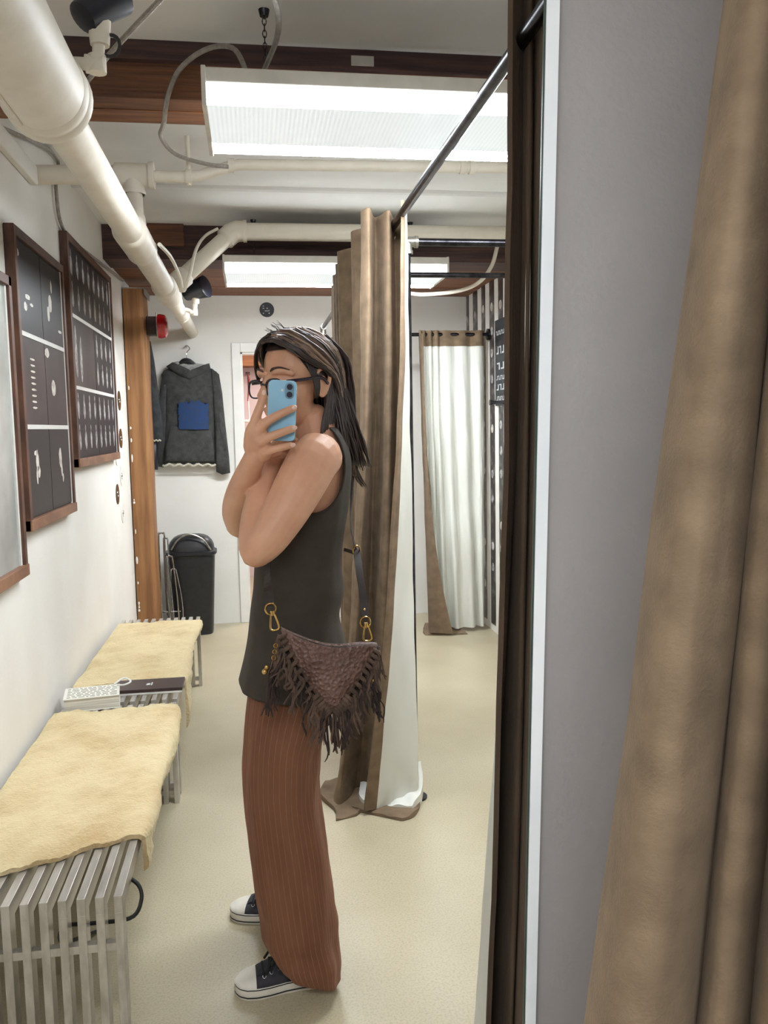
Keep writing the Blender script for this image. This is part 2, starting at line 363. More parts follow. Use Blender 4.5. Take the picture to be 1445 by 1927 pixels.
# beams
o = thing('wooden_beam', 'dark brown wooden beam across the ceiling behind the large light', 'beam', (.4, 2.88, 2.47))
MB().box(XL, XR, 2.78, 2.98, 2.49, ZC).build('beam_body', 'wood_beam', o)
MB().box(XL, XR, 2.752, 2.78, 2.574, ZC).build('edge_board', 'wood_dark', o)
MB().box(XL, XR, 2.775, 2.868, 2.47, 2.49).build('plank', 'wood_beam', o)
MB().box(XL, XR, 2.873, 2.985, 2.468, 2.49).build('plank', 'wood_orange', o)
pc = at(682, 115, 2.75); MB().box(pc.x-.035, pc.x+.035, 2.746, 2.752, pc.z-.014, pc.z+.014).build('paint_patch', 'housing', o)
o = thing('wooden_beam', 'brown wooden beam over the back wall behind the smaller light', 'beam', (.4, 5.2, 2.43))
MB().box(XL, XR, 5.12, 5.4, 2.44, ZC).build('beam_body', 'wood_dark', o)
for k, (y0, y1) in enumerate(((5.405, 5.78), (5.785, 6.15), (6.155, 6.54))):
    MB().box(XL, XR, y0, y1, 2.452+.004*(k % 2), 2.5).build('plank', 'wood_orange' if k else 'wood_beam', o)
bp = at(312, 442, 5.1); MB().box(bp.x-.1, bp.x+.1, 5.08, 5.12, bp.z-.06, bp.z+.06, bev=.004).build('block', 'wood_beam', o)
# low ridge on the ceiling between the beams
struct(MB().tube([(XL, 4.32, ZC+.012), (XR, 4.32, ZC+.012)], .03, 10).build('trim_2', 'ceiling_paint'), 'faint raised ridge across the white ceiling', 'ceiling trim')
struct(MB().box(XL, XL+.028, 1.6, 3.52, 2.405, 2.475, bev=.006).build('trim_3', 'wall_paint'), 'white ledge strip high on the left wall', 'wall trim')
# post
o = thing('wooden_post', 'rough orange wooden post standing against the left wall', 'post', (-.733, 5.9, 0))
def rough_post():
    R = []
    for i in range(25):
        z = 2.38*i/24; row = []
        pr = [(-.793,5.78),(-.77,5.776),(-.73,5.777),(-.69,5.776),(-.668,5.782),(-.664,5.87),(-.666,5.98),(-.669,6.04),(-.73,6.045),(-.793,6.042)]
        for j, (x, y) in enumerate(pr):
            n = noise.noise((x*9, y*9, z*2.2))*.006; row.append((x+(n if x > -.79 else 0), y+n, z))
        R.append(row)
    return MB().rings(R)
rough_post().build('post_body', 'wood_post', o, False)
MB().box(-.793, -.655, 5.77, 6.05, 2.38, 2.386).box(-.66, -.655, 5.77, 6.05, 2.34, 2.386).build('cap_plate', 'galvanised', o)
for i in range(13):
    z = .2+1.9*random.random(); q = MB().ell((-.781, 5.7765, z), .003+.006*random.random(), .003, .008+.02*random.random()**2, 8, 5)
    if i == 0: allp = q
    else: allp.add(q.v, q.f)
pf = allp.build('paint_flakes', 'wall_paint', o, True); pf['kind'] = 'stuff'
# ================================================================== pipes
PX, PZ, PR = -.41, 2.184, .05
o = thing('drain_pipe', 'large cream drain pipe running along the left ceiling toward the back wall', 'pipe', (PX, 2.0, PZ-.09))
MB().tube([(PX, 2.0, PZ), (PX, 4.9, PZ)], PR, 28).build('pipe_run', 'pipe_paint', o, True)
MB().tube([(PX, .2, PZ), (PX, 1.9, PZ), (PX, 1.99, PZ)], [.087,.087,.089], 32).build('large_section', 'pipe_paint', o, True)
R = MB().tube([(PX, 1.935, PZ), (PX, 1.945, PZ), (PX, 1.965, PZ), (PX, 1.972, PZ)], [.088,.0925,.0925,.088], 32); R.tube([(PX, 1.98, PZ), (PX, 1.988, PZ), (PX, 2.006, PZ), (PX, 2.02, PZ)], [.088,.0935,.0935,.055], 32); R.build('rim', 'pipe_paint', o, True)
MB().tube([(PX, .2, PZ), (PX, 1.33, PZ), (PX, 1.35, PZ)], [.0985,.0985,.092], 32).build('sleeve', 'pipe_paint', o, True)
MB().tube([(PX-.04, .8, PZ-.0795), (PX-.04, 1.93, PZ-.0795)], .003, 6).build('seam', 'pipe_paint', o, True)
def hub(y0, y1, r, name='coupling'):
    MB().tube([(PX,y0,PZ),(PX,y0+.015,PZ),(PX,y0+.04,PZ),(PX,y1-.04,PZ),(PX,y1-.015,PZ),(PX,y1,PZ)], [PR,r,r,r*.985,r,PR], 28).build(name, 'pipe_paint', o, True)
hub(3.22, 3.6, .061); hub(4.42, 4.8, .0615)
MB().tube([(PX, 4.8, PZ), (PX, 4.98, PZ), (PX, 5.1, PZ), (PX, 6.45, PZ), (PX, 6.5, PZ), (PX, 6.54, PZ)], [.05,.05,.041,.041,.041,.036], 24).build('reduced_section', 'pipe_paint', o, True)
MB().tube([(PX, 5.55, PZ), (PX, 5.56, PZ), (PX, 5.6, PZ), (PX, 5.61, PZ)], [.041,.046,.046,.041], 24).build('coupling', 'pipe_paint', o, True)
MB().tube([(PX, 3.42, PZ+.03), (PX-.01, 3.5, PZ+.11), (-.432, 3.6, 2.40), (-.432, 3.6, 2.44)], [.034,.034,.033,.033], 20).build('branch', 'pipe_paint', o, True)
MB().tube([(PX, 3.38, PZ+.045), (PX-.004, 3.44, PZ+.085)], [.044,.04], 20).build('branch_collar', 'pipe_paint', o, True)
b0, b1 = Vector((PX, 4.62, PZ)), Vector((-.075, 4.75, 2.508))
MB().tube([b0, b1], .043, 24).build('branch', 'pipe_paint', o, True)
dv = (b1-b0).normalized()
MB().tube([b0+dv*.05, b0+dv*.06, b0+dv*.13, b0+dv*.14], [.045,.054,.054,.045], 24).build('branch_collar', 'pipe_paint', o, True)
# horizontal thin pipe
o = thing('water_pipe', 'thin cream pipe crossing under the ceiling below the large light', 'pipe', (.2, 3.6, 2.44))
MB().tube([(XL, 3.57, 2.459), (-.5, 3.6, 2.474), (-.37, 3.6, 2.474)], .036, 20).build('thick_section', 'pipe_paint', o, True)
q = MB().tube([(-.5, 3.6, 2.474), (-.36, 3.6, 2.474)], .046, 24); q.tube([(-.432, 3.6, 2.474), (-.432, 3.6, 2.4)], .042, 24); q.tube([(-.37, 3.6, 2.474), (-.35, 3.6, 2.474)], .052, 24); q.tube([(-.432, 3.6, 2.415), (-.432, 3.6, 2.4)], .047, 24)
q.build('tee_fitting', 'pipe_paint', o, True)
MB().tube([(-.36, 3.6, 2.472), (-.217, 3.6, 2.473), (-.17, 3.6, 2.48), (-.07, 3.6, 2.512), (-.02, 3.6, 2.525), (.3, 3.6, 2.53), (XR, 3.6, 2.55)], .022, 16).build('thin_section', 'pipe_paint', o, True)
for x, z in ((-.05, 2.52), (.9, 2.538), (.94, 2.538), (-.217, 2.474)): MB().tube([(x-.012, 3.6, z), (x+.012, 3.6, z)], .028, 16).build('collar', 'pipe_paint', o, True)
hz = at(357, 235, 3.6).z
MB().tube([(-.217, 3.6, 2.44), (-.217, 3.6, hz), (-.217, 3.6, ZC)], [.009,.009,.009], 8).tube([(-.217, 3.6, hz-.03), (-.217, 3.6, hz)], .014, 10).build('hanger_rod', 'pipe_paint', o, True)
o = thing('branch_pipe', 'wide cream pipe running across in front of the back beam', 'pipe', (.6, 4.75, 2.47))
MB().tube([(-.05, 4.75, 2.518), (XR, 4.75, 2.522)], .046, 24).build('pipe_run', 'pipe_paint', o, True)
q = MB().tube([b1-dv*.06, b1-dv*.05, b1, (-.075+.03, 4.75, 2.52), (-.01, 4.75, 2.52)], [.045,.055,.056,.056,.053], 24); q.tube([(-.015, 4.75, 2.52), (.005, 4.75, 2.52)], .058, 24)
q.build('elbow', 'pipe_paint', o, True)
# ================================================================== conduits and cables
def cable(name, pts, r, label, n=40, m='conduit', cat='cable', seg=8):
    return tag(MB().tube(VS(pts, n), r, seg).build(name, m, None, True), label, cat)
def pp(l): return [at(*p) for p in l]
cable('flexible_conduit', pp([(470,150,2.5),(440,92,2.62),(390,92,2.7),(340,128,2.72),(316,180,2.72),(308,232,2.8),(303,258,3.2),(330,290,3.4),(385,308,3.55),(430,314,3.57)]), .0075, 'grey flexible conduit looping left of the large ceiling light', 60)
cable('flexible_conduit', pp([(512,-20,2.2),(524,30,2.3),(520,75,2.38),(497,132,2.5)]), .0075, 'grey flexible conduit rising above the large ceiling light')
cable('flexible_conduit', pp([(330,-30,1.9),(290,12,2.0),(215,92,2.25),(160,158,2.5),(150,172,2.55)]), .0065, 'straight grey conduit crossing above the lamp bracket at upper left')
cable('flexible_conduit', [(-.78, 2.75, 2.40)] + [atX(x, y, -.785) for x, y in ((101,290),(105,350),(113,415),(135,452),(180,488),(232,528))] , .008, 'grey cable running along the left wall above the picture frames', 60)
cable('flexible_conduit', pp([(300,460,3.5),(322,485,3.9),(338,520,4.5),(345,548,4.55),(356,520,4.55),(368,472,4.6),(385,445,4.7),(410,430,4.72)]), .008, 'thin cream cable looping around the pipe branch', 60, 'pipe_paint')
cable('flexible_conduit', pp([(936,462,5.06),(925,500,5.06),(900,532,5.08),(860,548,5.25),(800,554,5.35),(770,552,5.36)]), .012, 'pale conduit curving along the back beam at right', 50, 'pipe_paint')
# ================================================================== fluorescent fixtures
def fixture(x0, x1, y0, y1, zb, label, chains=True):
    o = thing('fluorescent_light', label, 'ceiling light', ((x0+x1)/2, (y0+y1)/2, zb), 'fluorescent ceiling lights')
    MB().box(x0, x1, y0+.004, y1-.004, zb+.052, zb+.092, bev=.004).build('housing', 'housing', o)
    d = MB(); xs = (x0+.012, x1-.012)
    prof = [(y0+.004, zb+.052), (y0+.002, zb+.045), (y0+.006, zb+.006), (y0+.014, zb), ((y0+y1)/2, zb-.003), (y1-.014, zb), (y1-.006, zb+.006), (y1-.002, zb+.045), (y1-.004, zb+.052)]
    n = 30; R = []
    for i in range(n+1):
        x = xs[0]+(xs[1]-xs[0])*i/n; R.append([(x, y, z) for y, z in prof])
    d.rings([r[:4] for r in R], closed=False).rings([r[6:] for r in R], closed=False); d.build('diffuser_side', 'diffuser_side', o)
    ys = y1-.014-.24*(y1-y0)
    MB().rings([[r[3], (r[0][0], ys, zb-.002)] for r in R], closed=False).build('diffuser_bottom', 'diffuser_mid', o)
    MB().rings([[(r[0][0], ys, zb-.002), r[5], r[6]] for r in R], closed=False).build('diffuser_edge', 'diffuser_tube', o)
    for xa, xb_ in ((x0, x0+.012), (x1-.012, x1)):
        MB().box(xa, xb_, y0, y1, zb-.004, zb+.094, bev=.002).build('end_cap', 'housing', o)
    if chains:
        for xc in (x0+.17, x1-.17):
            c_ = MB(); z = zb+.09; k = 0
            while z < ZC-.02:
                c_.torus((xc, (y0+y1)/2, z+.011), (1, 0, 0) if k % 2 else (0, 1, 0), .009, .0016, 10, 5, sx=.6, sz=1.2); z += .0165; k += 1
            c_.build('chain', 'dark_steel', o, True)
            MB().tube([(xc, (y0+y1)/2, ZC-.018), (xc, (y0+y1)/2, ZC)], [.012,.016], 10).build('ceiling_hook', 'dark_steel', o, True)
    return o
fixture(-.1, 1.13, 2.32, 2.74, 2.30, 'large bright fluorescent light hanging in front of the dark beam')
fixture(-.128, 1.1, 4.72, 5.2, 2.30, 'smaller looking fluorescent light glowing near the back wall')
fixture(-.75, .48, -1.0, -.58, 2.30, 'unseen fluorescent light added behind the viewer to brighten the front')  # extra fixture out of view, added to light the person's near side
# ================================================================== curtain rods
o = thing('curtain_frame', 'dark steel pipe frame holding the fitting room curtains', 'curtain rod', (.593, 3.232, 0))
DRX, DRZ = .53, 2.195
MB().tube([(DRX, 1.06, DRZ), (DRX, 6.3, DRZ)], .0145, 16).build('long_rod', 'dark_steel', o, True)
MB().tube([(.593, 3.232, .012), (.593, 3.232, 2.155)], .0125, 16).build('pole', 'dark_steel', o, True)
MB().tube([(.56, 3.232, 2.155), (XR, 3.232, 2.155)], .0145, 16).build('cross_rod', 'dark_steel', o, True)
MB().tube([(.54, 3.92, 2.155), (XR, 3.92, 2.155)], .0125, 16).build('cross_rod', 'dark_steel', o, True)
q = MB().tube([(.565, 3.232, 2.155), (.632, 3.232, 2.155)], .0195, 16); q.tube([(.593, 3.232, 2.155), (.593, 3.232, 2.11)], .019, 16); q.tube([(.622, 3.232, 2.155), (.634, 3.232, 2.155)], .0225, 16); q.tube([(.593, 3.232, 2.122), (.593, 3.232, 2.11)], .022, 16)
q.tube([(.545, 3.232, 2.17), (.57, 3.232, 2.155)], .018, 12)
q.build('tee_fitting', 'galvanised', o, True)
q = MB().tube([(.593, 3.232, 0), (.593, 3.232, .008)], .046, 24); q.tube([(.593, 3.232, .008), (.593, 3.232, .03)], [.024,.019], 16); q.build('floor_flange', 'dark_steel', o, True)
for a_ in range(4):
    an = a_*math.pi/2+.5; MB().tube([(.593+.034*math.cos(an), 3.232+.034*math.sin(an), .008), (.593+.034*math.cos(an), 3.232+.034*math.sin(an), .011)], .005, 8).build('screw', 'galvanised', o, True)
q = MB().tube([(DRX, 6.25, DRZ), (DRX, 6.35, DRZ)], .022, 14); q.tube([(DRX, 6.3, DRZ), (DRX, 6.3, DRZ-.06)], .021, 14); q.build('end_fitting', 'galvanised', o, True)
MB().tube([(DRX, 6.3, DRZ), (DRX, 6.3, .0)], .0125, 12).build('pole', 'dark_steel', o, True)
MB().tube([(DRX, 6.3, 2.11), (.95, 6.3, 2.11)], .0125, 12).build('cross_rod', 'dark_steel', o, True)
bl = thing('bare_bulb', 'small glowing bulb peeking out behind the hair', 'light bulb', at(645, 662, 6.2))
c0 = at(645, 660, 6.2); MB().ell(c0, .02, .02, .03, 12, 8).build('bulb_glass', 'bulb', bl, True); MB().tube([c0+Vector((0,0,.028)), (c0.x, 6.3, 2.11)], .008, 8).build('socket', 'dark_steel', bl, True)
o = thing('booth_curtain_rod', 'dark rod holding the far white lined curtain', 'curtain rod', (1.4, 5.9, 2.07))
MB().tube([(.95, 5.9, 2.098), (XR-.005, 5.9, 2.098)], .0125, 14).build('rod', 'dark_steel', o, True)
MB().tube([(XR-.02, 5.9, 2.098), (XR, 5.9, 2.098)], .04, 20).build('wall_flange', 'dark_steel', o, True)
# ================================================================== curtains
def curtain(name, label, cols, zt, zb, velvet='velvet', velvet_left=True, n=90, rows=40, band=0, wob=.004, ease=1.25, crumple=0, group='velvet curtains'):
    """cols: list of (top(x,y), bottom(x,y)); two sheets, velvet outside, lining inside."""
    T = spline([c[0] for c in cols], n); B = spline([c[1] for c in cols], n)
    base = B[n//2]
    o = thing(name, label, 'curtain', (float(base[0]), float(base[1]), 0), group)
    def pt(i, j, off):
        v = j/(rows-1); z = zt+(zb-zt)*v
        e = v**ease
        p = T[i]*(1-e)+B[i]*e
        i0, i1 = max(i-1, 0), min(i+1, n-1)
        d = (T[i1]-T[i0])*(1-e)+(B[i1]-B[i0])*e; L = math.hypot(d[0], d[1]) or 1
        nx, ny = -d[1]/L, d[0]/L
        w_ = wob*(noise.noise((p[0]*14, p[1]*14, z*2.6))*1.6 + .6*noise.noise((i*.35, z*7, 3)))*min(1, v*6+.2)
        if crumple and z < .3: w_ += crumple*((.3-z)/.3)**2*noise.noise((p[0]*11, p[1]*11, z*9))
        if velvet_left is False: off = -off
        return (p[0]+nx*(off+w_), p[1]+ny*(off+w_), z)
    def sheet(i0, i1, j0, j1, off):
        m = MB(); R = [[pt(i, j, off) for i in range(i0, i1)] for j in range(j0, j1)]; m.rings(R, closed=False); return m
    vo = sheet(0, n, 0, rows, .004)
    # header pocket and edge hems in velvet wrap to the lining side
    e0 = max(2, n//45)
    for a, b_ in ((0, e0), (n-e0, n)):
        q = sheet(a, b_, 0, rows, -.0065); vo.add(q.v, q.f)
    for i in (0, n-1):
        R = [[pt(i, j, .004), pt(i, j, -.0065)] for j in range(rows)]; q = MB().rings(R, closed=False); vo.add(q.v, q.f)
    if band:
        q = sheet(0, n, 0, band+1, -.007); vo.add(q.v, q.f)
    vo.build('velvet_face', velvet, o, 'all')
    sheet(0, n, 0, rows, -.004).build('lining', 'lining', o, 'all')
    return o
# near curtain of the booth, gathered on the long rod
C1 = [((.528,2.96),(.372,3.11)),((.556,3.06),(.49,3.15)),((.574,3.16),(.592,3.19)),((.54,3.22),(.55,3.26)),((.505,3.1),(.43,3.18)),((.488,3.18),(.40,3.28)),((.462,3.2),(.36,3.3)),((.43,3.07),(.285,3.19)),((.412,3.14),(.29,3.27)),((.46,3.24),(.36,3.36)),((.535,3.3),(.5,3.44)),((.43,3.4),(.40,3.53)),((.415,3.47),(.385,3.6)),((.455,3.55),(.43,3.66)),((.535,3.62),(.5,3.74)),((.42,3.78),(.40,3.87)),((.405,3.86),(.39,3.94)),((.53,3.98),(.52,4.05)),((.415,4.12),(.42,4.18)),((.53,4.28),(.53,4.35)),((.43,4.42),(.44,4.5)),((.52,4.56),(.53,4.62)),((.45,4.72),(.47,4.78))]
c1 = curtain('velvet_curtain', 'tan velvet curtain with white lining gathered right behind the person', C1, 2.235, .02, n=240, rows=60, wob=.005, ease=1.8, crumple=.03)
def floor_patch(parent, name, pix, z, m, amp, seed, mat2=None):
    """crumpled cloth lying on the floor: pix = rows of pixel corners (left,right) on the floor"""
    R = []; nr = 14; nc = 22
    L = VS([tuple(atZ(*p[0], 0)) for p in pix], nr); Rr = VS([tuple(atZ(*p[1], 0)) for p in pix], nr)
    for i in range(nr):
        row = []
        for j in range(nc):
            p = L[i].lerp(Rr[i], j/(nc-1))
            h = z(i/(nr-1), j/(nc-1)) + amp*(.5+.5*noise.noise((p.x*22+seed, p.y*22, seed)))
            row.append((p.x, p.y, max(.004, h)))
        R.append(row)
    top = MB().rings(R, closed=False)
    bot = MB().rings([[(x, y, .002) for x, y, zz in r] for r in R], closed=False); top.add(bot.v, bot.f)
    for r in (R[0], R[-1], [r[0] for r in R], [r[-1] for r in R]):
        q = MB().rings([r, [(x, y, .002) for x, y, zz in r]], closed=False); top.add(q.v, q.f)
    return top.build(name, m, parent, 'all')
floor_patch(c1, 'pooled_hem', [((612,1478),(700,1470)),((601,1500),(706,1496)),((630,1528),(700,1510)),((632,1546),(672,1536))], lambda u, v: .03*(1-u)*(.4+v), 'velvet', .022, 1.3)
floor_patch(c1, 'pooled_lining', [((682,1482),(792,1472)),((678,1500),(796,1494)),((676,1514),(792,1514)),((684,1522),(776,1530))], lambda u, v: .06*(1-u)*(.5+.5*v)+.012, 'lining', .035, 4.1)
floor_patch(c1, 'pooled_hem', [((676,1506),(792,1508)),((660,1516),(788,1526)),((664,1526),(776,1540)),((690,1532),(756,1546))], lambda u, v: .004+.008*math.sin(math.pi*u), 'velvet', .016, 8.0)
# curtain hanging at the mirror edge, its unlit side coloured as darker velvet
def pxcols(l, zt, zb):
    out = []
    for (xa, ya, xb_, yb, Y) in l:
        a, b_ = at(xa, ya, Y), at(xb_, yb, Y); s = (a.x-b_.x)/(a.z-b_.z)
        out.append(((a.x+s*(zt-a.z), Y), (b_.x+s*(zb-b_.z), Y)))
    return out
C2 = pxcols([(958,100,919,1850,1.63),(972,100,905,1850,1.66),(985,100,893,1850,1.7),(962,100,918,1850,1.76),(978,100,944,1850,1.7),(990,300,960,1850,1.64),(996,300,963,1850,1.68),(1006,300,972,1850,1.64),(1020,300,985,1850,1.56),(1040,300,1004,1850,1.58),(1052,300,1020,1850,1.52),(1075,300,1045,1850,1.5),(1085,300,1060,1850,1.42),(1110,300,1090,1850,1.4)], 2.33, .02)
curtain('velvet_curtain', 'velvet curtain with shade in its colour, left of the white mirror edge', C2, 2.33, .02, 'velvet_shaded', velvet_left=False, n=130, wob=.003, ease=1.7)
# big brown curtain close to the viewer at right
C3 = pxcols([(1420,100,1190,1850,.80),(1375,100,1135,1850,.79),(1352,100,1118,1850,.75),(1380,100,1160,1850,.69),(1430,100,1225,1850,.665),(1480,100,1290,1850,.69),(1500,100,1318,1850,.745),(1504,100,1322,1850,.735),(1520,100,1345,1850,.68),(1560,100,1390,1850,.675),(1590,100,1416,1850,.725),(1592,100,1422,1850,.715),(1620,100,1450,1850,.66),(1680,100,1510,1850,.67),(1740,100,1560,1850,.72)], 2.3, .02)
curtain('velvet_curtain', 'brown velvet curtain hanging close in front of the grey panel at far right', C3, 2.3, .02, 'velvet', velvet_left=False, n=150, rows=46, wob=.002, ease=1)
o = thing('curtain_frame', 'steel rod carrying the brown curtain above the frame at far right', 'curtain rod', (.75, .72, 2.3))
MB().tube([(.5, .73, 2.3), (1.6, .73, 2.3)], .0145, 14).build('rod', 'dark_steel', o, True)
# curtain on the second cross rod, only its edge shows
C4 = [((1.185,3.925),(1.17,3.93)),((1.22,3.905),(1.2,3.9)),((1.25,3.94),(1.23,3.95)),((1.28,3.9),(1.27,3.9)),((1.31,3.94),(1.3,3.95)),((1.34,3.9),(1.34,3.9)),((1.38,3.94),(1.38,3.95))]
curtain('velvet_curtain', 'narrow brown velvet curtain edge hanging from the second cross rod', C4, 2.18, .02, 'velvet', velvet_left=False, n=60)
# far booth curtain: lining faces us
C5 = [((1.155,5.86),(1.26,5.8)),((1.16,5.9),(1.2,5.88)),((1.185,5.885),(1.215,5.86)),((1.2,5.915),(1.24,5.93)),((1.23,5.885),(1.265,5.87)),((1.25,5.915),(1.285,5.93)),((1.275,5.885),(1.31,5.86)),((1.3,5.915),(1.35,5.94)),((1.34,5.885),(1.395,5.85)),((1.4,5.905),(1.45,5.9)),((1.46,5.89),(1.51,5.86)),((1.52,5.915),(1.55,5.93)),((1.57,5.885),(1.585,5.88)),((1.605,5.9),(1.6,5.9)),((1.625,5.95),(1.625,5.98))]
c5 = curtain('velvet_curtain', 'far booth curtain showing its white lining beside the photo strips', C5, 2.125, .03, 'velvet', velvet_left=True, n=130, band=2, wob=.006)
floor_patch(c5, 'pooled_hem', [((800,1178),(850,1180)),((796,1190),(868,1188)),((800,1196),(880,1194))], lambda u, v: .02*(1-u), 'velvet', .02, 5.5)
# brown side edge of the far curtain
E_ = MB().rings([[(1.165+.09*(v**2), 5.87-.05*v, 2.1-2.08*v), (1.15+.03*v, 5.88-.06*v, 2.1-2.08*v), (1.17+.17*v**3, 5.82-.07*v, 2.1-2.08*v)] for v in [i/20 for i in range(21)]], closed=False)
E_.build('turned_edge', 'velvet', c5, 'all')
# ================================================================== framed photographs on the left wall
def wall_frame(y0, y1, z0, z1, label, kind, xo=.035, tilt=0):
    X = XL
    o = thing('picture_frame', label, 'picture', (X, (y0+y1)/2, z0), 'framed photo sheets on the left wall')
    w_ = .032
    MB().box(X+.003, X+xo-.014, y0+w_*.6, y1-w_*.6, z0+w_*.6, z1-w_*.6).build('backing', 'black_print', o)
    MB().box(X+.001, X+xo, y0, y0+w_, z0, z1, bev=.002).build('frame_side', 'wood_frame', o)
    MB().box(X+.001, X+xo, y1-w_, y1, z0, z1, bev=.002).build('frame_side', 'wood_frame', o)
    MB().box(X+.001, X+xo, y0+w_, y1-w_, z1-w_, z1, bev=.002).build('frame_top', 'wood_frame', o)
    MB().box(X+.001, X+xo+.004, y0, y1, z0, z0+w_*1.2, bev=.002).build('frame_bottom', 'wood_frame_light', o)
    MB().box(X+xo-.012, X+xo-.007, y1-w_-.012, y1-w_, z0+w_, z1-w_).build('mount_edge', 'white_card', o)
    xi = X+xo-.013; Y0, Y1, Z0, Z1 = y0+w_, y1-w_-.012, z0+w_*1.2, z1-w_
    H = (Z1-Z0)/3
    for r in range(3):
        za, zb_ = Z0+r*H+.007, Z0+(r+1)*H-.007
        ym = (Y0+Y1)/2
        for c in range(2):
            ya, yb = (Y0+.002, ym-.003) if c == 0 else (ym+.003, Y1-.002)
            p = MB().box(xi, xi+.004, ya, yb, za, zb_).build('photo_sheet', 'print_brown' if (r == 1 and (kind == 1 or c == 0)) else 'black_print', o)
            x1 = xi+.0041; wd, ht = yb-ya, zb_-za
            def blob(u, v, a, b_, seed=0):
                n = 14; cy, cz = ya+u*wd, za+v*ht
                vs = [(x1, cy+a*wd*math.cos(2*math.pi*k/n)*(1+.35*noise.noise((k*1.7, seed, u*9))), cz+b_*ht*math.sin(2*math.pi*k/n)*(1+.3*noise.noise((k*2.1, seed+4, v*9)))) for k in range(n)]
                MB().add(vs, [tuple(range(n))]).build('print', 'print_white' if kind == 1 else 'print_grey', p)
            if kind == 1:
                if r == 0 and c == 0:
                    blob(.42,.62,.06,.13,1); blob(.47,.5,.05,.07,2); blob(.38,.45,.03,.1,3); blob(.36,.72,.07,.03,8)
                elif r == 0:
                    blob(.5,.62,.07,.13,5); blob(.55,.47,.04,.09,6); blob(.6,.36,.03,.06,7)
                elif r == 1 and c == 0:
                    for k in range(9): blob(.45, .2+.07*k, .1, .012, k)
                elif r == 1:
                    blob(.35,.48,.1,.11,9); blob(.12,.9,.1,.06,10)
                elif r == 2 and c == 0:
                    blob(.4,.42,.1,.03,11); blob(.55,.35,.07,.02,12); blob(.3,.3,.06,.05,13); blob(.1,.86,.05,.04,15)
                else:
                    blob(.4,.5,.08,.12,14); blob(.5,.72,.04,.08,16); blob(.3,.36,.06,.1,17); blob(.85,.2,.1,.02,18)
            else:
                nk = 4
                if r == 1 and c == 0:
                    blob(.15,.5,.05,.4,3); blob(.35,.4,.05,.35,4)
                else:
                    for k in range(nk):
                        for h_ in (.25,.72):
                            blob((k+.5)/nk, h_, .045, .15, k+r); blob((k+.5)/nk, h_+.17, .02, .06, k)
        if r < 2: MB().box(xi, xi+.007, Y0, Y1, Z0+(r+1)*H-.008, Z0+(r+1)*H+.008).build('divider_bar', 'white_card', o)
    return o
wall_frame(3.09, 3.86, 1.132, 2.17, 'brown framed black photo sheets with pale faces, nearest full frame', 1)
wall_frame(3.97, 5.15, 1.315, 2.34, 'brown framed black photo grid of pale bottles, nearer the wooden post', 2)
def half_frame():
    X = XL; y0, y1, z0, z1 = 2.15, 3.018, .995, 1.98
    o = thing('picture_frame', 'brown framed grey picture cut off by the left edge', 'picture', (X, (y0+y1)/2, z0), 'framed photo sheets on the left wall')
    MB().box(X+.003, X+.02, y0, y1, z0, z1).build('picture_sheet', 'print_grey2', o)
    for nm, b_ in (('frame_side', (y0, y0+.032, z0, z1)), ('frame_side', (y1-.032, y1, z0, z1)), ('frame_top', (y0, y1, z1-.032, z1))):
        MB().box(X+.001, X+.036, *b_, bev=.002).build(nm, 'wood_frame', o)
    MB().box(X+.001, X+.04, y0, y1, z0, z0+.038, bev=.002).build('frame_bottom', 'wood_frame_light', o)
    MB().box(X+.02, X+.026, y1-.05, y1-.032, z0+.03, z1-.03).build('mount_edge', 'white_card', o)
mat('print_grey2', lin(176,178,172), .25, col2=lin(140,142,138), scale=3)
half_frame()
# discs
for k, (x, y, m, lab) in enumerate(((214,720,'cd_dark','dark compact disc on the wall, highest of the eight'),(225,754,'cd_dark','dark compact disc second from the top beside the post'),(217,788,'cd_tan','tan compact disc stuck to the white wall'),(228,825,'cd_dark','dark compact disc just below the tan disc'),(220.6,857,'cd_white','white compact disc beside the bottle picture corner, highest white one'),(229.5,896,'cd_white','white compact disc with another dark disc just below it'),(222,930,'cd_dark','dark compact disc lowest of the dark ones'),(232,966,'cd_white','white compact disc lowest of all on the wall'))):
    p = atX(x, y, XL+.004)
    o = thing('compact_disc', lab, 'disc', (XL, p.y, p.z-.06), 'compact discs on the left wall')
    MB().disc((XL+.0005, p.y, p.z), (1,0,0), .06, .003, 32).build('disc_face', m, o, True)
    MB().torus((XL+.0037, p.y, p.z), (1,0,0), .018, .0012, 20, 6).build('inner_ring', 'chrome', o, True)
    MB().disc((XL+.0036, p.y, p.z), (1,0,0), .0075, .0006, 16).build('center_hole', 'ink', o, True)
# red alarm lamp on the post
a = at(281, 614, 5.9); 
o = thing('alarm_light', 'red dome alarm light bracketed to the wooden post', 'alarm light', (-.62, 5.9, a.z-.07))
MB().box(-.664, -.6, 5.86, 5.95, a.z-.06, a.z+.06, bev=.004).build('back_box', 'box_brown', o)
MB().box(-.6, -.592, 5.85, 5.96, a.z-.07, a.z+.085, bev=.002).build('mount_plate', 'galvanised', o)
MB().tube([(-.592,5.905,a.z),(-.575,5.905,a.z),(-.545,5.905,a.z),(-.53,5.905,a.z)], [.078,.08,.074,.05], 24).build('dome', 'red_dome', o, True)
# back wall plaque
p = at(502, 583, YB)
o = thing('round_plaque', 'small round black plaque on the white back wall', 'plaque', (p.x, YB, p.z-.055))
MB().disc((p.x, YB, p.z), (0,-1,0), .054, .008, 28).build('plaque_face', 'sign_black', o, True)
q = MB()
for i in range(4):
    for j in range(5):
        if random.random() < .6:
            x, z = p.x-.03+.014*j, p.z-.03+.018*i; q.box(x, x+.006+.006*random.random(), YB-.0088, YB-.008, z, z+.005+.007*random.random())
q.build('marks', 'bone', o)['kind'] = 'stuff'
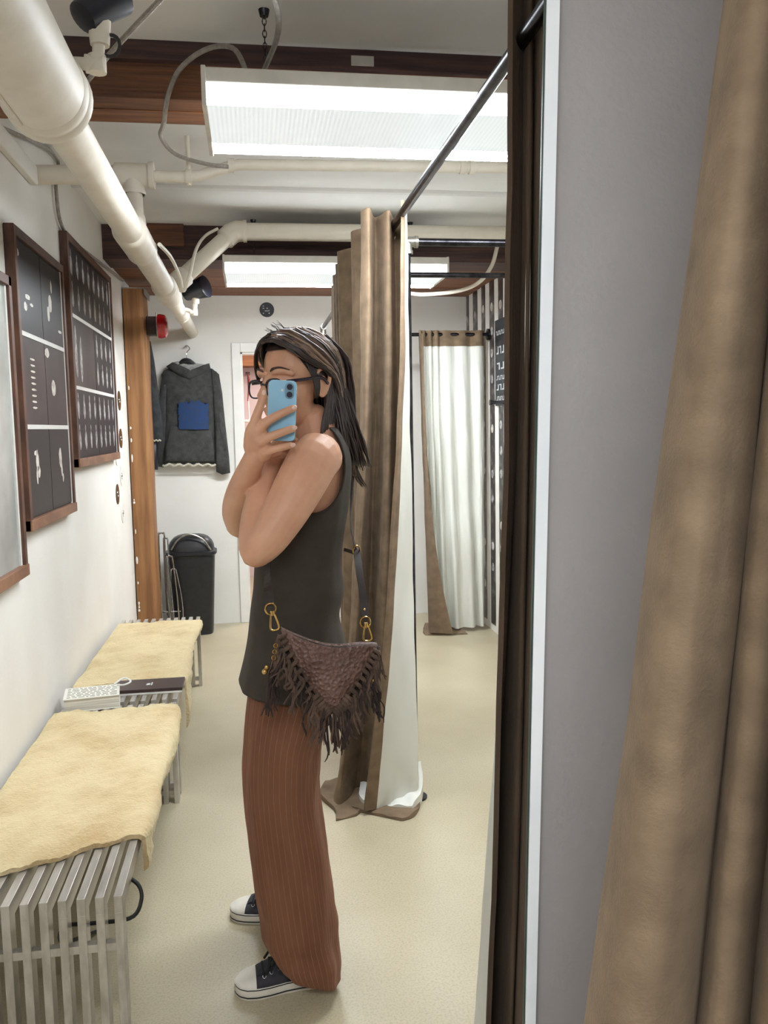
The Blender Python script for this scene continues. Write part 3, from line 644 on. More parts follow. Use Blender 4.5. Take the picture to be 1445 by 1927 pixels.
# ================================================================== spot lamps on pipe stems
def spot(base, elbow, top, size, label, tilt):
    o = thing('spot_lamp', label, 'spot lamp', Vector(base))
    MB().tube([base, elbow], .013, 12).tube([Vector(elbow)-Vector((0,0,.012)), top], .013, 12).build('stem', 'pipe_paint', o, True)
    q = MB().tube([Vector(elbow)+Vector((-.024,0,0)), Vector(elbow)+Vector((.014,0,0))], .019, 12); q.tube([Vector(elbow)+Vector((0,0,.018)), Vector(elbow)+Vector((0,0,-.018))], .019, 12); q.build('elbow', 'pipe_paint', o, True)
    t = Vector(top); d = Vector(tilt).normalized()
    MB().tube([t-Vector((0,0,.03)), t+Vector((0,0,.03))], [.02,.026], 12).build('swivel', 'pipe_paint', o, True)
    c_ = t+Vector((0,0,.05))
    MB().tube([c_-d*size*.5, c_-d*size*.45, c_, c_+d*size*.5, c_+d*size*.52], [size*.2,size*.3,size*.36,size*.44,size*.4], 20).build('lamp_head', 'navy_black', o, True)
    return o
spot(at(118,118,1.98), at(183,121,1.98), at(187,58,1.98), .11, 'black spot lamp on a bent white stem at upper left', (.3,.2,.35))
e = at(372, 590, 5.2)
spot((PX+.04, 5.3, PZ), at(366,588,5.3), at(368,562,5.3), .15, 'black spot lamp beneath the pipe near the back wall', (.6,-.3,.15))
q = MB().torus(at(207,86,1.98), (.3,1,0), .022, .004, 16, 6); tag(q.build('cable_loop', 'cable_black', None, True), 'small black cable loop beside the upper left lamp stem', 'cable')
# ================================================================== hoodie on hanger
Yh = 6.49
def hp_(x, y, dy=0): return at(x, y, Yh+dy)
def flat_panel(outline, y_front, thick, bulge, name, m, parent, seed=0):
    """cloth panel: outline in pixels, puffed towards the viewer"""
    pts = [hp_(*p) for p in outline]; n = len(pts)
    c_ = sum(pts, Vector())/n; R = []
    for s_, d in ((1,0),(1.0,.35),(.9,.75),(.7,.95),(.4,1.0),(.05,1.0)):
        R.append([Vector((c_.x+(p.x-c_.x)*s_, y_front-thick*d-bulge*d*noise.noise((p.x*8+seed, p.z*8, s_*2))*.6, c_.z+(p.z-c_.z)*s_)) for p in pts])
    return MB().rings(R).build(name, m, parent, 'all')
o = thing('hoodie', 'dark grey hoodie with blue print hanging on the back wall', 'hoodie', hp_(358, 880))
body = [(322,692),(340,690),(372,690),(395,692),(408,700),(411,730),(406,800),(407,860),(409,874),(380,873),(350,875),(325,872),(303,876),(304,850),(306,800),(308,750),(303,705),(308,697)]
flat_panel(body, Yh+.03, .075, .03, 'body', 'hoodie_cloth', o, 1)
flat_panel([(398,693),(412,704),(418,740),(424,800),(431,860),(433,890),(418,893),(407,888),(405,850),(404,800),(400,740)], Yh+.02, .07, .03, 'sleeve', 'hoodie_cloth', o, 2)
flat_panel([(318,692),(305,702),(300,740),(298,800),(296,850),(297,878),(307,880),(312,850),(314,800),(316,740)], Yh+.03, .06, .03, 'sleeve', 'hoodie_cloth', o, 3)
flat_panel([(313,690),(325,682),(340,688),(352,706),(358,709),(372,702),(388,688),(394,684),(396,692),(380,706),(358,716),(335,706)], Yh+.0, .06, .02, 'hood', 'hoodie_cloth', o, 4)
flat_panel([(322,683),(335,680),(352,686),(370,684),(386,686),(372,700),(358,706),(346,701)], Yh-.0, .035, .01, 'hood_lining', 'hood_lining', o, 5)
flat_panel([(322,800),(395,800),(404,850),(404,868),(310,868),(312,840)], Yh-.035, .03, .02, 'pocket', 'hoodie_cloth', o, 6)
xs = [336+56*i/24 for i in range(25)]; R = []
for y in [756+52*k/20 for k in range(21)]:
    R.append([hp_(x+(7*noise.noise((y*.21, 3, 1)) if i == 0 else 3*noise.noise((y*.3, 7, 1)) if i == 24 else 0), y+((8*noise.noise((x*.17, 1, 1))-5*math.sin(math.pi*i/24)+4) if y == 756 else 0), -.068-.012*math.sin(math.pi*i/24)) for i, x in enumerate(xs)])
q = MB().rings(R, closed=False); q2 = MB().rings([[p+Vector((0,.02,0)) for p in r] for r in R], closed=False); q.add(q2.v, q2.f)
for a_ in (R[0], R[-1], [r[0] for r in R], [r[-1] for r in R]):
    q2 = MB().rings([a_, [p+Vector((0,.02,0)) for p in a_]], closed=False); q.add(q2.v, q2.f)
q.build('blue_patch', 'blue_print', o, 'all')
MB().tube([hp_(x, 875+2*math.sin(x*.35), -.03) for x in range(306, 410, 4)], .008, 8).build('raw_hem', 'raw_edge', o, True)
o = thing('clothes_hanger', 'black hanger with clear hook inside the grey hoodie', 'hanger', hp_(350, 690))
MB().tube(VS([hp_(330,694,-.02), hp_(340,684,-.02), hp_(350,679,-.02), hp_(362,684,-.02), hp_(374,694,-.02)], 14), [.01,.012,.015,.018,.02,.022,.022,.022,.022,.02,.018,.015,.012,.01], 8, flat=1).build('shoulder_bar', 'black_plastic', o, True)
MB().tube(VS([hp_(351,676,-.02), hp_(351,664,-.02), hp_(357,656,0), hp_(351,650,.02), hp_(345,655,.03)], 16), .003, 8).build('hook', 'chrome', o, True)
MB().tube([hp_(351,652,-.01), hp_(351,652,.06)], .006, 8).build('wall_peg', 'chrome', o, True)
# jacket hanging behind the post
Yj = 6.3
o = thing('jacket', 'dark grey jacket sleeve showing behind the wooden post', 'jacket', at(290, 880, Yj))
def jp(l, y0, th, nm, m, sd):
    pts = [at(x, y, y0) for x, y in l]; c_ = sum(pts, Vector())/len(pts); R = []
    for s_, d in ((1,0),(1,.4),(.9,.8),(.65,1),(.05,1)):
        R.append([Vector((c_.x+(p.x-c_.x)*s_, y0+.02-th*d-.02*d*noise.noise((p.x*9+sd, p.z*9, 1)), c_.z+(p.z-c_.z)*s_)) for p in pts])
    MB().rings(R).build(nm, m, o, 'all')
jp([(262,640),(283,642),(290,680),(298,740),(304,790),(306,825),(296,830),(262,828)], Yj, .08, 'sleeve', 'jacket_cloth', 1)
jp([(258,820),(296,824),(297,884),(262,886)], Yj+.06, .05, 'body', 'navy_black', 2)
MB().tube([at(x, 829+math.sin(x), Yj-.06) for x in range(276, 306, 3)], .006, 8).build('raw_cuff', 'raw_edge', o, True)
MB().tube([at(280,640,Yj), (XL+.003, Yj, at(280,640,Yj).z+.02)], .007, 8).build('hanging_peg', 'dark_steel', o, True)
# ================================================================== waste bin
b0 = atZ(368, 1184, 0); bx, by = b0.x, 6.3
o = thing('waste_bin', 'tall black swing top bin against the back wall', 'bin', (bx, by, 0))
def rr(cx, cy, hx, hy, z, n=28, e=4):
    out = []
    for k in range(n):
        t = 2*math.pi*k/n; c_, s_ = math.cos(t), math.sin(t)
        out.append((cx+hx*math.copysign(abs(c_)**(2/e), c_), cy+hy*math.copysign(abs(s_)**(2/e), s_), z))
    return out
MB().rings([rr(bx,by,.135,.10,0), rr(bx,by,.138,.102,.02), rr(bx,by,.168,.126,.585)]).build('bin_body', 'black_plastic', o, True)
MB().rings([rr(bx,by,.17,.128,.575), rr(bx,by,.182,.138,.585), rr(bx,by,.182,.138,.605), rr(bx,by,.165,.125,.612)]).build('rim', 'black_plastic', o, True)
R = [rr(bx,by,.165*math.cos(a_)**.6, .123*math.cos(a_)**.5, .61+.115*math.sin(a_)) for a_ in (0,.3,.6,.9,1.15,1.35,1.5)]
MB().rings(R).build('swing_lid', 'black_plastic', o, True)
MB().tube(VS([(bx-.13,by-.12,.63),(bx-.08,by-.13,.70),(bx,by-.13,.738),(bx+.09,by-.13,.70),(bx+.145,by-.12,.62)], 24), .006, 8).build('wire_handle', 'galvanised', o, True)
# folded metal rack
rx = at(316, 1160, 6.12)
o = thing('folded_rack', 'folded chrome tube rack leaning between post and black bin', 'rack', (rx.x, 6.12, 0))
for k, (dx, top, wd, dy) in enumerate(((-.02, .76, .02, 0), (.005, .72, .014, .02), (.03, .6, .022, -.02), (.05, .5, .02, .03))):
    x = rx.x+dx; MB().tube(VS([(x-wd+.01*k, 6.12+dy, .006), (x-wd, 6.12+dy, top*.5), (x-wd, 6.12+dy, top-.03), (x-wd*.6, 6.12+dy, top-.006), (x, 6.12+dy, top), (x+wd*.6, 6.12+dy, top-.006), (x+wd, 6.12+dy, top-.03), (x+wd+.01*k, 6.12+dy, top*.5), (x+wd+.03, 6.12+dy, .006)], 40), .0055, 8).build('tube_loop', 'chrome', o, True)
MB().tube([(rx.x-.05, 6.12, .2), (rx.x+.09, 6.12, .2)], .005, 8).build('cross_wire', 'chrome', o, True)
# ================================================================== benches
BH = .40
def bench(y0, y1, label):
    o = thing('slatted_bench', label, 'bench', (-.555, (y0+y1)/2, 0), 'steel slat benches along the left wall')
    tw, td = .0195, .042; n = 11; pitch = .0415; X1 = -.335
    s0 = None
    for k in range(n):
        x1 = X1-k*pitch; x0 = x1-tw
        m = MB().box(x0, x1, y0, y1, BH-td, BH, bev=.0012).box(x0, x1, y0, y0+td, 0, BH-td+.001, bev=.0012).box(x0, x1, y1-td, y1, 0, BH-td+.001, bev=.0012)
        m.build('slat', 'steel', o)
    xa, xb_ = X1-(n-1)*pitch-tw+.001, X1-.001
    for yy in (y0+.003, y1-.023):
        for zz in (.265, .028): MB().box(xa, xb_, yy, yy+.02, zz, zz+.019).build('crossbar', 'steel', o)
    MB().box(xa, xb_, (y0+y1)/2-.01, (y0+y1)/2+.01, BH-td-.012, BH-td+.006).build('crossbar', 'steel', o)
    return o
bench(1.965, 3.40, 'steel slatted bench nearest the viewer under the front sheepskin')
bench(3.445, 4.98, 'steel slatted bench farther back beside the wooden post')
def sheepskin(label, corners, drape, seed, name='sheepskin_throw'):
    """corners: (near-left, near-right, far-right, far-left) in plan; drape(v) = hang length over the bench edge"""
    nl, nr_, fr_, fl = [Vector((*c, 0)) for c in corners]; nu, nv = 90, 110
    xe = -.327
    def P(i, j, dz):
        u, v = i/(nu-1), j/(nv-1)
        a, b_ = nl.lerp(fl, v), nr_.lerp(fr_, v)
        # ragged edges
        rag = .012*noise.noise((v*16, seed, 0))+.006*noise.noise((v*50, seed, 2)); p = a.lerp(b_, 1); W = (b_-a).length
        hang = drape(v)+rag
        s_ = u*(W+hang)
        dirx = (b_-a).normalized(); wv = .014*noise.noise((u*9, seed+3, 0))+.006*noise.noise((u*34, seed+3, 5))
        e = (1-2*v)**3
        n1 = .009*noise.noise((s_*9, v*7, seed))+.0045*noise.noise((s_*30, v*34, seed))+.0028*noise.noise((s_*95, v*110, seed))
        rnd = .014*min(1, min(v, 1-v)*14, u*14, (1-u)*14)
        if s_ <= W-.012:
            q = a+dirx*s_; z = BH+.003+dz*(.012+rnd+max(n1, -.012)); out = (q.x, q.y+wv*e, z)
        else:
            d = s_-(W-.012); th = min(d/.03, math.pi/2)
            ex = a+dirx*(W-.012); rr_ = .018
            z = BH+.003+(.012)*dz-(1-math.cos(th))*rr_-max(0, d-.047)
            xo = math.sin(th)*rr_+dz*(.01+rnd*.8+n1)*math.sin(th)
            z += dz*(rnd+n1)*math.cos(th)
            out = (ex.x+xo+.004, ex.y+wv*e+.02*noise.noise((v*5, seed, 9))*max(0, d), z)
        return out
    m = MB()
    T = [[P(i, j, 1) for i in range(nu)] for j in range(nv)]; B = [[P(i, j, .05) for i in range(nu)] for j in range(nv)]
    m.rings(T, closed=False); q = MB().rings(B, closed=False); m.add(q.v, q.f)
    for a_, b_ in ((T[0], B[0]), (T[-1], B[-1]), ([r[0] for r in T], [r[0] for r in B]), ([r[-1] for r in T], [r[-1] for r in B])):
        q = MB().rings([a_, b_], closed=False); m.add(q.v, q.f)
    o = m.build(name, 'sheepskin', None, 'all'); tag(o, label, 'sheepskin', 'sheepskins on the benches')
    return o
sheepskin('cream sheepskin throw draped over the nearest bench', ((-.783,2.03),(-.335,2.245),(-.335,3.33),(-.775,3.31)), lambda v: .05+.05*math.sin(v*3.1)+.03*math.sin(v*9+1)+(.05 if v > .9 else 0)+.035*max(0, 1-v*9), 1)
sheepskin('cream sheepskin throw draped over the farther bench', ((-.775,3.64),(-.335,3.69),(-.335,4.84),(-.765,4.82)), lambda v: .04+.17*max(0, 1-v*7)+.025*math.sin(v*7+1), 11)
# books and box on the second bench
p0 = atZ(117, 1334, BH)
o = thing('book', 'white paperback with printed cover lying on the bench gap', 'book', (-.66, 3.44, BH))
rot = Matrix.Rotation(math.radians(8), 3, 'Z')
def rb(m, x0, x1, y0, y1, z0, z1):
    q = MB().box(x0, x1, y0, y1, z0, z1); c_ = Vector((-.655, 3.43, 0)); m.add([rot @ (Vector(v)-c_)+c_ for v in q.v], q.f); return m
rb(MB(), -.758, -.557, 3.36, 3.505, BH+.003, BH+.05).build('pages', 'paper', o)
rb(MB(), -.762, -.555, 3.357, 3.508, BH+.05, BH+.053).build('cover', 'book_cover', o)
rb(MB(), -.762, -.555, 3.357, 3.508, BH+.0005, BH+.003).build('cover', 'book_cover', o)
q = MB()
for j in range(7):
    y = 3.372+.019*j; x = -.75
    while x < -.575:
        wd_ = random.uniform(.008, .03); rb(q, x, min(x+wd_, -.565), y, y+.0055, BH+.053, BH+.0534); x += wd_+.006
q.build('cover_print', 'ink', o)['kind'] = 'stuff'
o = thing('pen', 'thin white ribbon coil lying on the book corner', 'ribbon', (-.55, 3.5, BH+.05)); 
MB().tube(VS([(-.585,3.5,BH+.058),(-.55,3.52,BH+.075),(-.52,3.5,BH+.066),(-.54,3.47,BH+.062),(-.57,3.48,BH+.06)], 24), .004, 6).build('ribbon_coil', 'white_card', o, True)
o = thing('flat_box', 'flat dark brown box with small logo on the bench gap', 'box', (-.46, 3.6, BH))
MB().box(-.6, -.322, 3.52, 3.665, BH+.0005, BH+.018, bev=.002).build('box_base', 'white_card', o)
MB().box(-.602, -.32, 3.518, 3.667, BH+.01, BH+.024, bev=.002).build('box_lid', 'box_brown', o)
MB().box(-.47, -.455, 3.575, 3.6, BH+.024, BH+.0245).box(-.452, -.446, 3.57, 3.61, BH+.024, BH+.0245).build('logo', 'bone', o)
tag(MB().tube(VS([(-.36, 2.14, .36), (-.318, 2.1, .35), (-.308, 2.07, .325), (-.33, 2.04, .30), (-.42, 2.05, .29), (-.5, 2.1, .26), (-.55, 2.3, .1), (-.5, 2.5, .006)], 40), .005, 8).build('loose_strap', 'cable_black', None, True), 'black strap end curling out beneath the nearest bench', 'strap')
# ================================================================== photo strips and poster on the right wall
sy = [atX(x, 600, XR-.002).y for x in (875.5, 882, 890, 898, 906, 912.6, 921, 929.5, 937.6, 946)]
ords = ('nearest the back corner', 'second from the back corner', 'third from the back corner', 'fourth from the back corner', 'behind the black poster')
mat('strip_film', lin(46,38,38), .3, col2=lin(120,112,108), scale=9, stretch=(1,1,1.6), detail=5, lo=.5, hi=.68)
for k in range(5):
    ya, yb = sorted((sy[2*k], sy[2*k+1]))
    o = thing('photo_strip', 'tall dark photo strip on the booth wall, ' + ords[k], 'photo strip', (XR, (ya+yb)/2, .05), 'photo strips on the booth wall')
    MB().box(XR-.003, XR, ya, yb, .05, 2.46).build('strip_sheet', 'strip_film', o)
    for j in range(14):
        z = .12+j*.165+.03*random.random()
        if random.random() < .7: MB().tube([(XR-.0038, (ya+yb)/2, z), (XR-.003, (ya+yb)/2, z)], .03, 12).build('print', 'print_white' if random.random() < .5 else 'print_grey', o)
pa, pb = atX(931.5, 603, XR-.01), atX(950.4, 597, XR-.01); zt_, zb_ = (pa.z+pb.z)/2, atX(932, 764, XR-.01).z
ya, yb = sorted((pa.y, pb.y))
o = thing('black_poster', 'black poster with white lettering rows on the photo strip wall', 'poster', (XR-.008, (ya+yb)/2, zb_))
MB().box(XR-.012, XR-.0035, ya, yb, zb_, zt_).build('poster_sheet', 'sign_black', o)
q = MB(); hh = zt_-zb_
for (v0, hgt, k) in ((.82,.05,6),(.6,.09,3),(.42,.08,2),(.3,.05,5),(.18,.07,3),(.06,.05,5)):
    for i in range(k):
        wdt = (yb-ya)*.8/k; y = ya+(yb-ya)*.1+i*wdt; z = zb_+v0*hh
        q.box(XR-.0126, XR-.012, y, y+wdt*.28, z, z+hgt*hh); q.box(XR-.0126, XR-.012, y+wdt*.28, y+wdt*.75, z+(hgt*hh*.8 if i % 2 else 0), z+hgt*hh*(1 if i % 2 else .22))
q.build('lettering', 'bone', o)['kind'] = 'stuff'
h_ = atX(962, 757, XR)
o = thing('coat_peg', 'short steel coat peg on the wall below the black poster', 'peg', (XR-.05, h_.y, h_.z-.02))
MB().tube([(XR, h_.y, h_.z), (XR-.13, h_.y, h_.z)], .012, 12).tube([(XR-.13, h_.y, h_.z), (XR-.145, h_.y, h_.z)], .018, 12).tube([(XR, h_.y, h_.z), (XR-.008, h_.y, h_.z)], .03, 16).build('peg_body', 'dark_steel', o, True)
# ================================================================== person
person = thing('person', 'person in dark sleeveless top and rust trousers taking a photo with a phone', 'person', (.1, 2.25, 0))
def sil_loft(rows, Yc, n=48, e=2.3, capped=False, fold=None):
    """rows: (xl,yl,xr,yr,halfwidth[,Yc]) -> rings following the side silhouette"""
    R = []
    for k, r in enumerate(rows):
        y_ = r[5] if len(r) > 5 else Yc
        a, b_ = at(r[0], r[1], y_), at(r[2], r[3], y_); c_ = (a+b_)/2; ax = (b_-a)/2; row = []
        for i in range(n):
            t = 2*math.pi*i/n; co, si = math.cos(t), math.sin(t)
            cu = math.copysign(abs(co)**(2/e), co); su = math.copysign(abs(si)**(2/e), si)
            p = c_+ax*cu+Vector((0, r[4]*su, 0))
            if fold: p = p + Vector((co, si, 0))*fold(t, p)
            row.append(p)
        R.append(row)
    return R
def dense(rows, m):
    return [tuple(r) for r in spline([tuple(r) if len(r) > 5 else tuple(r)+(0,) for r in rows], m)]
TY = 2.22
torso_rows = [(451,1284,652,1292,.18),(461,1240,650,1246,.172),(467,1200,648,1204,.16),(471,1150,636,1152,.153),(476,1110,645,1105,.148),(479,1060,641,1060,.145),(486,1010,644,1010,.147),(492,960,652,960,.152),(498,910,657,915,.155),(508,870,659,880,.153),(526,842,656,850,.143),(548,818,649,824,.122),(566,803,640,806,.1)]
# ---- body under the clothes, arms, head, hands: one mesh through a voxel remesh
body = MB()
def inset(rows, d, dw): return [(r[0]+d, r[1], r[2]-d, r[3], r[4]-dw) for r in rows]
R = sil_loft([r[:5] for r in dense([tuple(r)+(0,) for r in inset(torso_rows[2:], 9, .011)], 40)], TY, 40)
body.rings(R)
def limb(pts, rad, n=18, seg=18):
    q = spline([tuple(p)+(r,) for p, r in zip(pts, rad)], n)
    body.tube([Vector(v[:3]) for v in q], [float(v[3]) for v in q], seg, round_ends=True)
# near arm
sN = at(602, 868, 2.055)
limb([at(608,864,2.1), at(594,861,2.055), at(570,902,2.015), at(540,957,1.985), at(506,1010,1.972), at(484,1035,1.975)], [.05,.06,.060,.054,.047,.041])
limb([at(482,1036,1.98), at(484,1000,2.0), at(487,960,2.03), at(495,915,2.06), at(506,882,2.085), at(514,866,2.095)], [.040,.0425,.038,.031,.0255,.024])
limb([at(512,872,2.09), at(524,852,2.10), at(534,838,2.11)], [.024,.03,.027])
# curled near fist under the chin
for k in range(4):
    b_ = at(520+6*k, 868-9*k, 2.085)
    limb([b_+Vector((0,.01,0)), b_+Vector((-.012,-.012,.012)), b_+Vector((.008,-.02,.022)), b_+Vector((.022,-.006,.016))], [.0095,.009,.0085,.008], 8, 10)
# far arm: elbow left, forearm up to the phone
limb([at(600,880,2.37), at(560,905,2.38), at(510,945,2.36), at(462,985,2.30)], [.058,.052,.046,.040])
limb([at(452,988,2.26), at(448,962,2.2), at(453,930,2.12), at(464,897,2.05), at(476,868,2.005), at(484,850,1.995)], [.037,.041,.037,.031,.0262,.0255])
# neck
limb([at(606,868,2.2), at(600,835,2.19), at(590,800,2.17)], [.066,.056,.054])
# head
HC = Vector((.113, 2.175, 1.588))
fw = Vector((-.77, -.64, -.06)).normalized(); sd = Vector((.64, -.77, 0)).normalized(); up = sd.cross(fw).normalized()
if up.z < 0: up = -up
HM = Matrix((fw, sd, up)).transposed()
def hl(f_, s_, u_): return HC+fw*f_+sd*s_+up*u_
def hell(c_, a, b_, d): body.ell(hl(*c_), a, b_, d, 24, 16, rot=HM)
hell((-.012,0,.035), .096, .0755, .088)
hell((.03,0,-.02), .066, .064, .085)
hell((.048,0,-.075), .044, .046, .042)
hell((.02,0,-.07), .055, .057, .045)
for s_ in (-1, 1):
    hell((.06, s_*.032, -.03), .025, .028, .022)
    limb([hl(.087, s_*.012, .022), hl(.086, s_*.035, .026), hl(.066, s_*.058, .018)], [.008,.009,.007], 8, 10)
    # ear: helix rim, lobe, plate
    body.ell(hl(-.014, s_*.0735, -.012), .02, .005, .028, 14, 10, rot=HM)
    limb([hl(.004, s_*.073, -.006), hl(.0, s_*.08, .02), hl(-.018, s_*.083, .024), hl(-.034, s_*.084, .008), hl(-.03, s_*.081, -.016), hl(-.014, s_*.077, -.038), hl(-.004, s_*.074, -.034)], [.0045,.005,.0055,.0055,.005,.007,.005], 18, 8)
limb([hl(.093,0,.012), hl(.106,0,-.012), hl(.117,0,-.033)], [.0075,.009,.0125], 10, 12)
for s_ in (-1, 1): hell((.103, s_*.011, -.037), .01, .0075, .0075)
limb([hl(.092,-.022,-.066), hl(.1,0,-.064), hl(.092,.022,-.066)], [.005,.007,.005], 10, 10)
limb([hl(.09,-.018,-.075), hl(.097,0,-.076), hl(.09,.018,-.075)], [.005,.008,.005], 10, 10)
# phone hand: palm behind/left of phone, fingers over its back
PY = 1.985
palm = [at(484,852,1.99), at(484,834,1.982), at(484,815,1.975)]
q = spline([tuple(palm[0])+(.026,), tuple(palm[1])+(.031,), tuple(palm[2])+(.027,)], 8)
body.tube([Vector(v[:3]) for v in q], [float(v[3]) for v in q], 18, flat=.62, up=(0,1,0), round_ends=True)
limb([at(470,842,1.985), at(474,815,1.975), at(478,800,1.972)], [.016,.017,.014], 8, 12)
limb([at(496,856,1.985), at(504,846,1.975)], [.017,.013], 6, 12)
FG = [  # knuckle chain pixels with depth
 ([(474,812,1.972),(482,785,1.967),(491,760,1.968),(496,741,1.972)], [.0122,.0112,.0098,.0086]),
 ([(486,812,1.968),(503,793,1.961),(528,779,1.959),(552,768,1.963)], [.0128,.0112,.0098,.0086]),
 ([(490,832,1.968),(508,822,1.960),(532,813,1.958),(552,806,1.963)], [.0126,.0108,.0096,.0084]),
 ([(496,852,1.974),(514,846,1.966),(534,841,1.965),(549,838,1.969)], [.0115,.0098,.0086,.0076])]
for pts, rad in FG: limb([at(*p) for p in pts], rad, 12, 12)
limb([at(478,838,2.0), at(492,812,2.005), at(506,796,2.004), at(516,788,2.002)], [.014,.012,.0105,.009], 10, 12)   # thumb on the screen side
# legs inside the trousers
limb([at(548,1230,2.19), at(535,1450,2.11), at(560,1640,2.12), at(590,1830,2.13)], [.07,.058,.05,.036], 20, 14)
limb([at(548,1230,2.27), at(535,1440,2.38), at(545,1590,2.41), at(560,1715,2.43)], [.085,.06,.05,.036], 20, 14)
bo = body.build('body', 'skin', person, 'all')
def apply_mods(o, mods):
    for typ, kw in mods:
        m = o.modifiers.new(typ, typ)
        for k, v in kw.items(): setattr(m, k, v)
    dg = bpy.context.evaluated_depsgraph_get(); me = bpy.data.meshes.new_from_object(o.evaluated_get(dg)); o.modifiers.clear(); old = o.data; o.data = me; bpy.data.meshes.remove(old)
    me.polygons.foreach_set('use_smooth', [True]*len(me.polygons))
apply_mods(bo, [('REMESH', dict(mode='VOXEL', voxel_size=.0028, use_smooth_shade=True)), ('SMOOTH', dict(factor=.5, iterations=5))])
bo.data.materials.clear(); bo.data.materials.append(MATS['skin'])
# nails on the phone hand
for pts, rad in FG:
    a, b_ = at(*pts[-1]), at(*pts[-2]); d = (a-b_).normalized(); n_ = Vector((0,-1,0)); n_ = (n_-d*n_.dot(d)).normalized(); x_ = d.cross(n_)
    rt = Matrix((x_, d, n_)).transposed()
    MB().ell(a+n_*(rad[-1]*.86)+d*.001, .0052, .0068, .0016, 12, 6, rot=rt).build('fingernail', 'nail', person, 'all')
# eyes and brows
for s_ in (-1, 1):
    ey = MB().ell(hl(.071, s_*.031, -.006), .0125, .0125, .0125, 16, 10, rot=HM).build('eye', 'eye_white', person, 'all')
    MB().ell(hl(.0815, s_*.031, -.006), .003, .0055, .0055, 14, 8, rot=HM).build('iris', 'iris', ey, 'all')
    pts = VS([hl(.0955, s_*.012, .0255), hl(.0965, s_*.024, .031), hl(.09, s_*.042, .033), hl(.073, s_*.058, .026)], 12)
    MB().tube(pts, [.0015,.0026,.003,.003,.003,.0028,.0026,.0024,.0022,.002,.0016,.001], 8, flat=.5, up=fw).build('eyebrow', 'brow_hair', person, 'all')
# ---- tank top
Rt = sil_loft([r[:5] for r in dense([tuple(r)+(0,) for r in torso_rows], 90)], TY, 150, fold=lambda t, p: .0035*noise.noise((math.cos(t)*2.5, math.sin(t)*2.5, p.z*3))+max(0, 1.05-p.z)*.02*noise.noise((math.cos(t)*3.2, math.sin(t)*3.2, p.z*1.2)))
tk = MB().rings(Rt, cap0=False, cap1=False)
ac = at(588, 878, 2.07); arx, arz = .082, .115
def inside(v): return ((v[0]-ac.x)/arx)**2+((v[2]-ac.z)/arz)**2 < 1
keep = [f for f in tk.f if not (all(inside(tk.v[i]) and abs(tk.v[i][1]-TY) > .05 for i in f))]
cnt = {}
for f in keep:
    for i in range(len(f)):
        e_ = tuple(sorted((f[i], f[(i+1) % len(f)]))); cnt[e_] = cnt.get(e_, 0)+1
bd = {i for e_, c_ in cnt.items() if c_ == 1 for i in e_}
edge_pts = {-1: [], 1: []}
for i in bd:
    v = tk.v[i]
    if abs(v[1]-TY) > .05 and ((v[0]-ac.x)/arx)**2+((v[2]-ac.z)/arz)**2 < 1.25 and v[2] < Rt[-1][0].z-.01:
        l = math.sqrt(((v[0]-ac.x)/arx)**2+((v[2]-ac.z)/arz)**2); nv = (ac.x+(v[0]-ac.x)/l, v[1], ac.z+(v[2]-ac.z)/l); tk.v[i] = nv
        edge_pts[1 if v[1] > TY else -1].append(Vector(nv))
used = sorted({i for f in keep for i in f}); mp_ = {i: k for k, i in enumerate(used)}
tk.v = [tk.v[i] for i in used]; tk.f = [tuple(mp_[i] for i in f) for f in keep]
tank = tk.build('tank_top', 'tank_cloth', person, 'all')
sm = tank.modifiers.new('solid', 'SOLIDIFY'); sm.thickness = .003; sm.offset = 0
for s_, pts in edge_pts.items():
    if len(pts) < 8: continue
    pts.sort(key=lambda p: math.atan2((p.z-ac.z)/arz, (p.x-ac.x)/arx))
    # split at the biggest angular gap (the open shoulder)
    an = [math.atan2((p.z-ac.z)/arz, (p.x-ac.x)/arx) for p in pts]; gaps = [((an[(i+1) % len(an)]-an[i]) % (2*math.pi), i) for i in range(len(an))]; g_ = max(gaps)[1]
    pts = pts[g_+1:]+pts[:g_+1]; pts = pts[::2]
    MB().tube([p+Vector((0, s_*.001, 0)) for p in pts], .0032, 8).build('armhole_binding', 'tank_edge', tank, 'all')
# ---- trousers
def leg(rows, Yc, sdn):
    rr_ = dense([tuple(r) for r in rows], 70)
    fold = lambda t, p: (.006*noise.noise((math.cos(t)*1.8+sdn, math.sin(t)*1.8, p.z*4)) + (.02*max(0, .3-p.z)/.3)*noise.noise((math.cos(t)*1.2+sdn+p.z*3, math.sin(t)*1.2, p.z*13)) + .005*noise.noise((math.cos(t-p.z*2)*3+sdn, math.sin(t-p.z*2)*3, p.z*7)))
    R = sil_loft(rr_, Yc, 96, 2.1, fold=fold); m = MB().rings(R, cap0=True, cap1=False)
    return m, R
near_rows = [(480,1170,636,1165,.14,2.21),(476,1230,640,1225,.135,2.21),(466,1290,642,1285,.112,2.18),(460,1350,620,1350,.1,2.13),(459,1400,603,1400,.092,2.10),(458,1450,600,1450,.09,2.10),(460,1500,601,1500,.088,2.10),(464,1560,610,1555,.086,2.10),(469,1610,619,1600,.086,2.105),(476,1660,625,1650,.087,2.11),(485,1710,630,1700,.088,2.115),(494,1750,634,1745,.09,2.12),(501,1774,640,1778,.092,2.125),(508,1790,645,1808,.096,2.125),(519,1802,649,1836,.094,2.125)]
far_rows = [(490,1170,630,1165,.12,2.25),(478,1230,640,1215,.12,2.28),(472,1290,632,1275,.11,2.32),(470,1350,610,1350,.098,2.36),(470,1450,595,1450,.09,2.39),(474,1530,598,1530,.088,2.41),(480,1590,604,1590,.088,2.42),(486,1640,610,1635,.09,2.43),(490,1690,615,1680,.09,2.435),(496,1722,616,1712,.09,2.435)]
pm = MB(); pm.uv = []
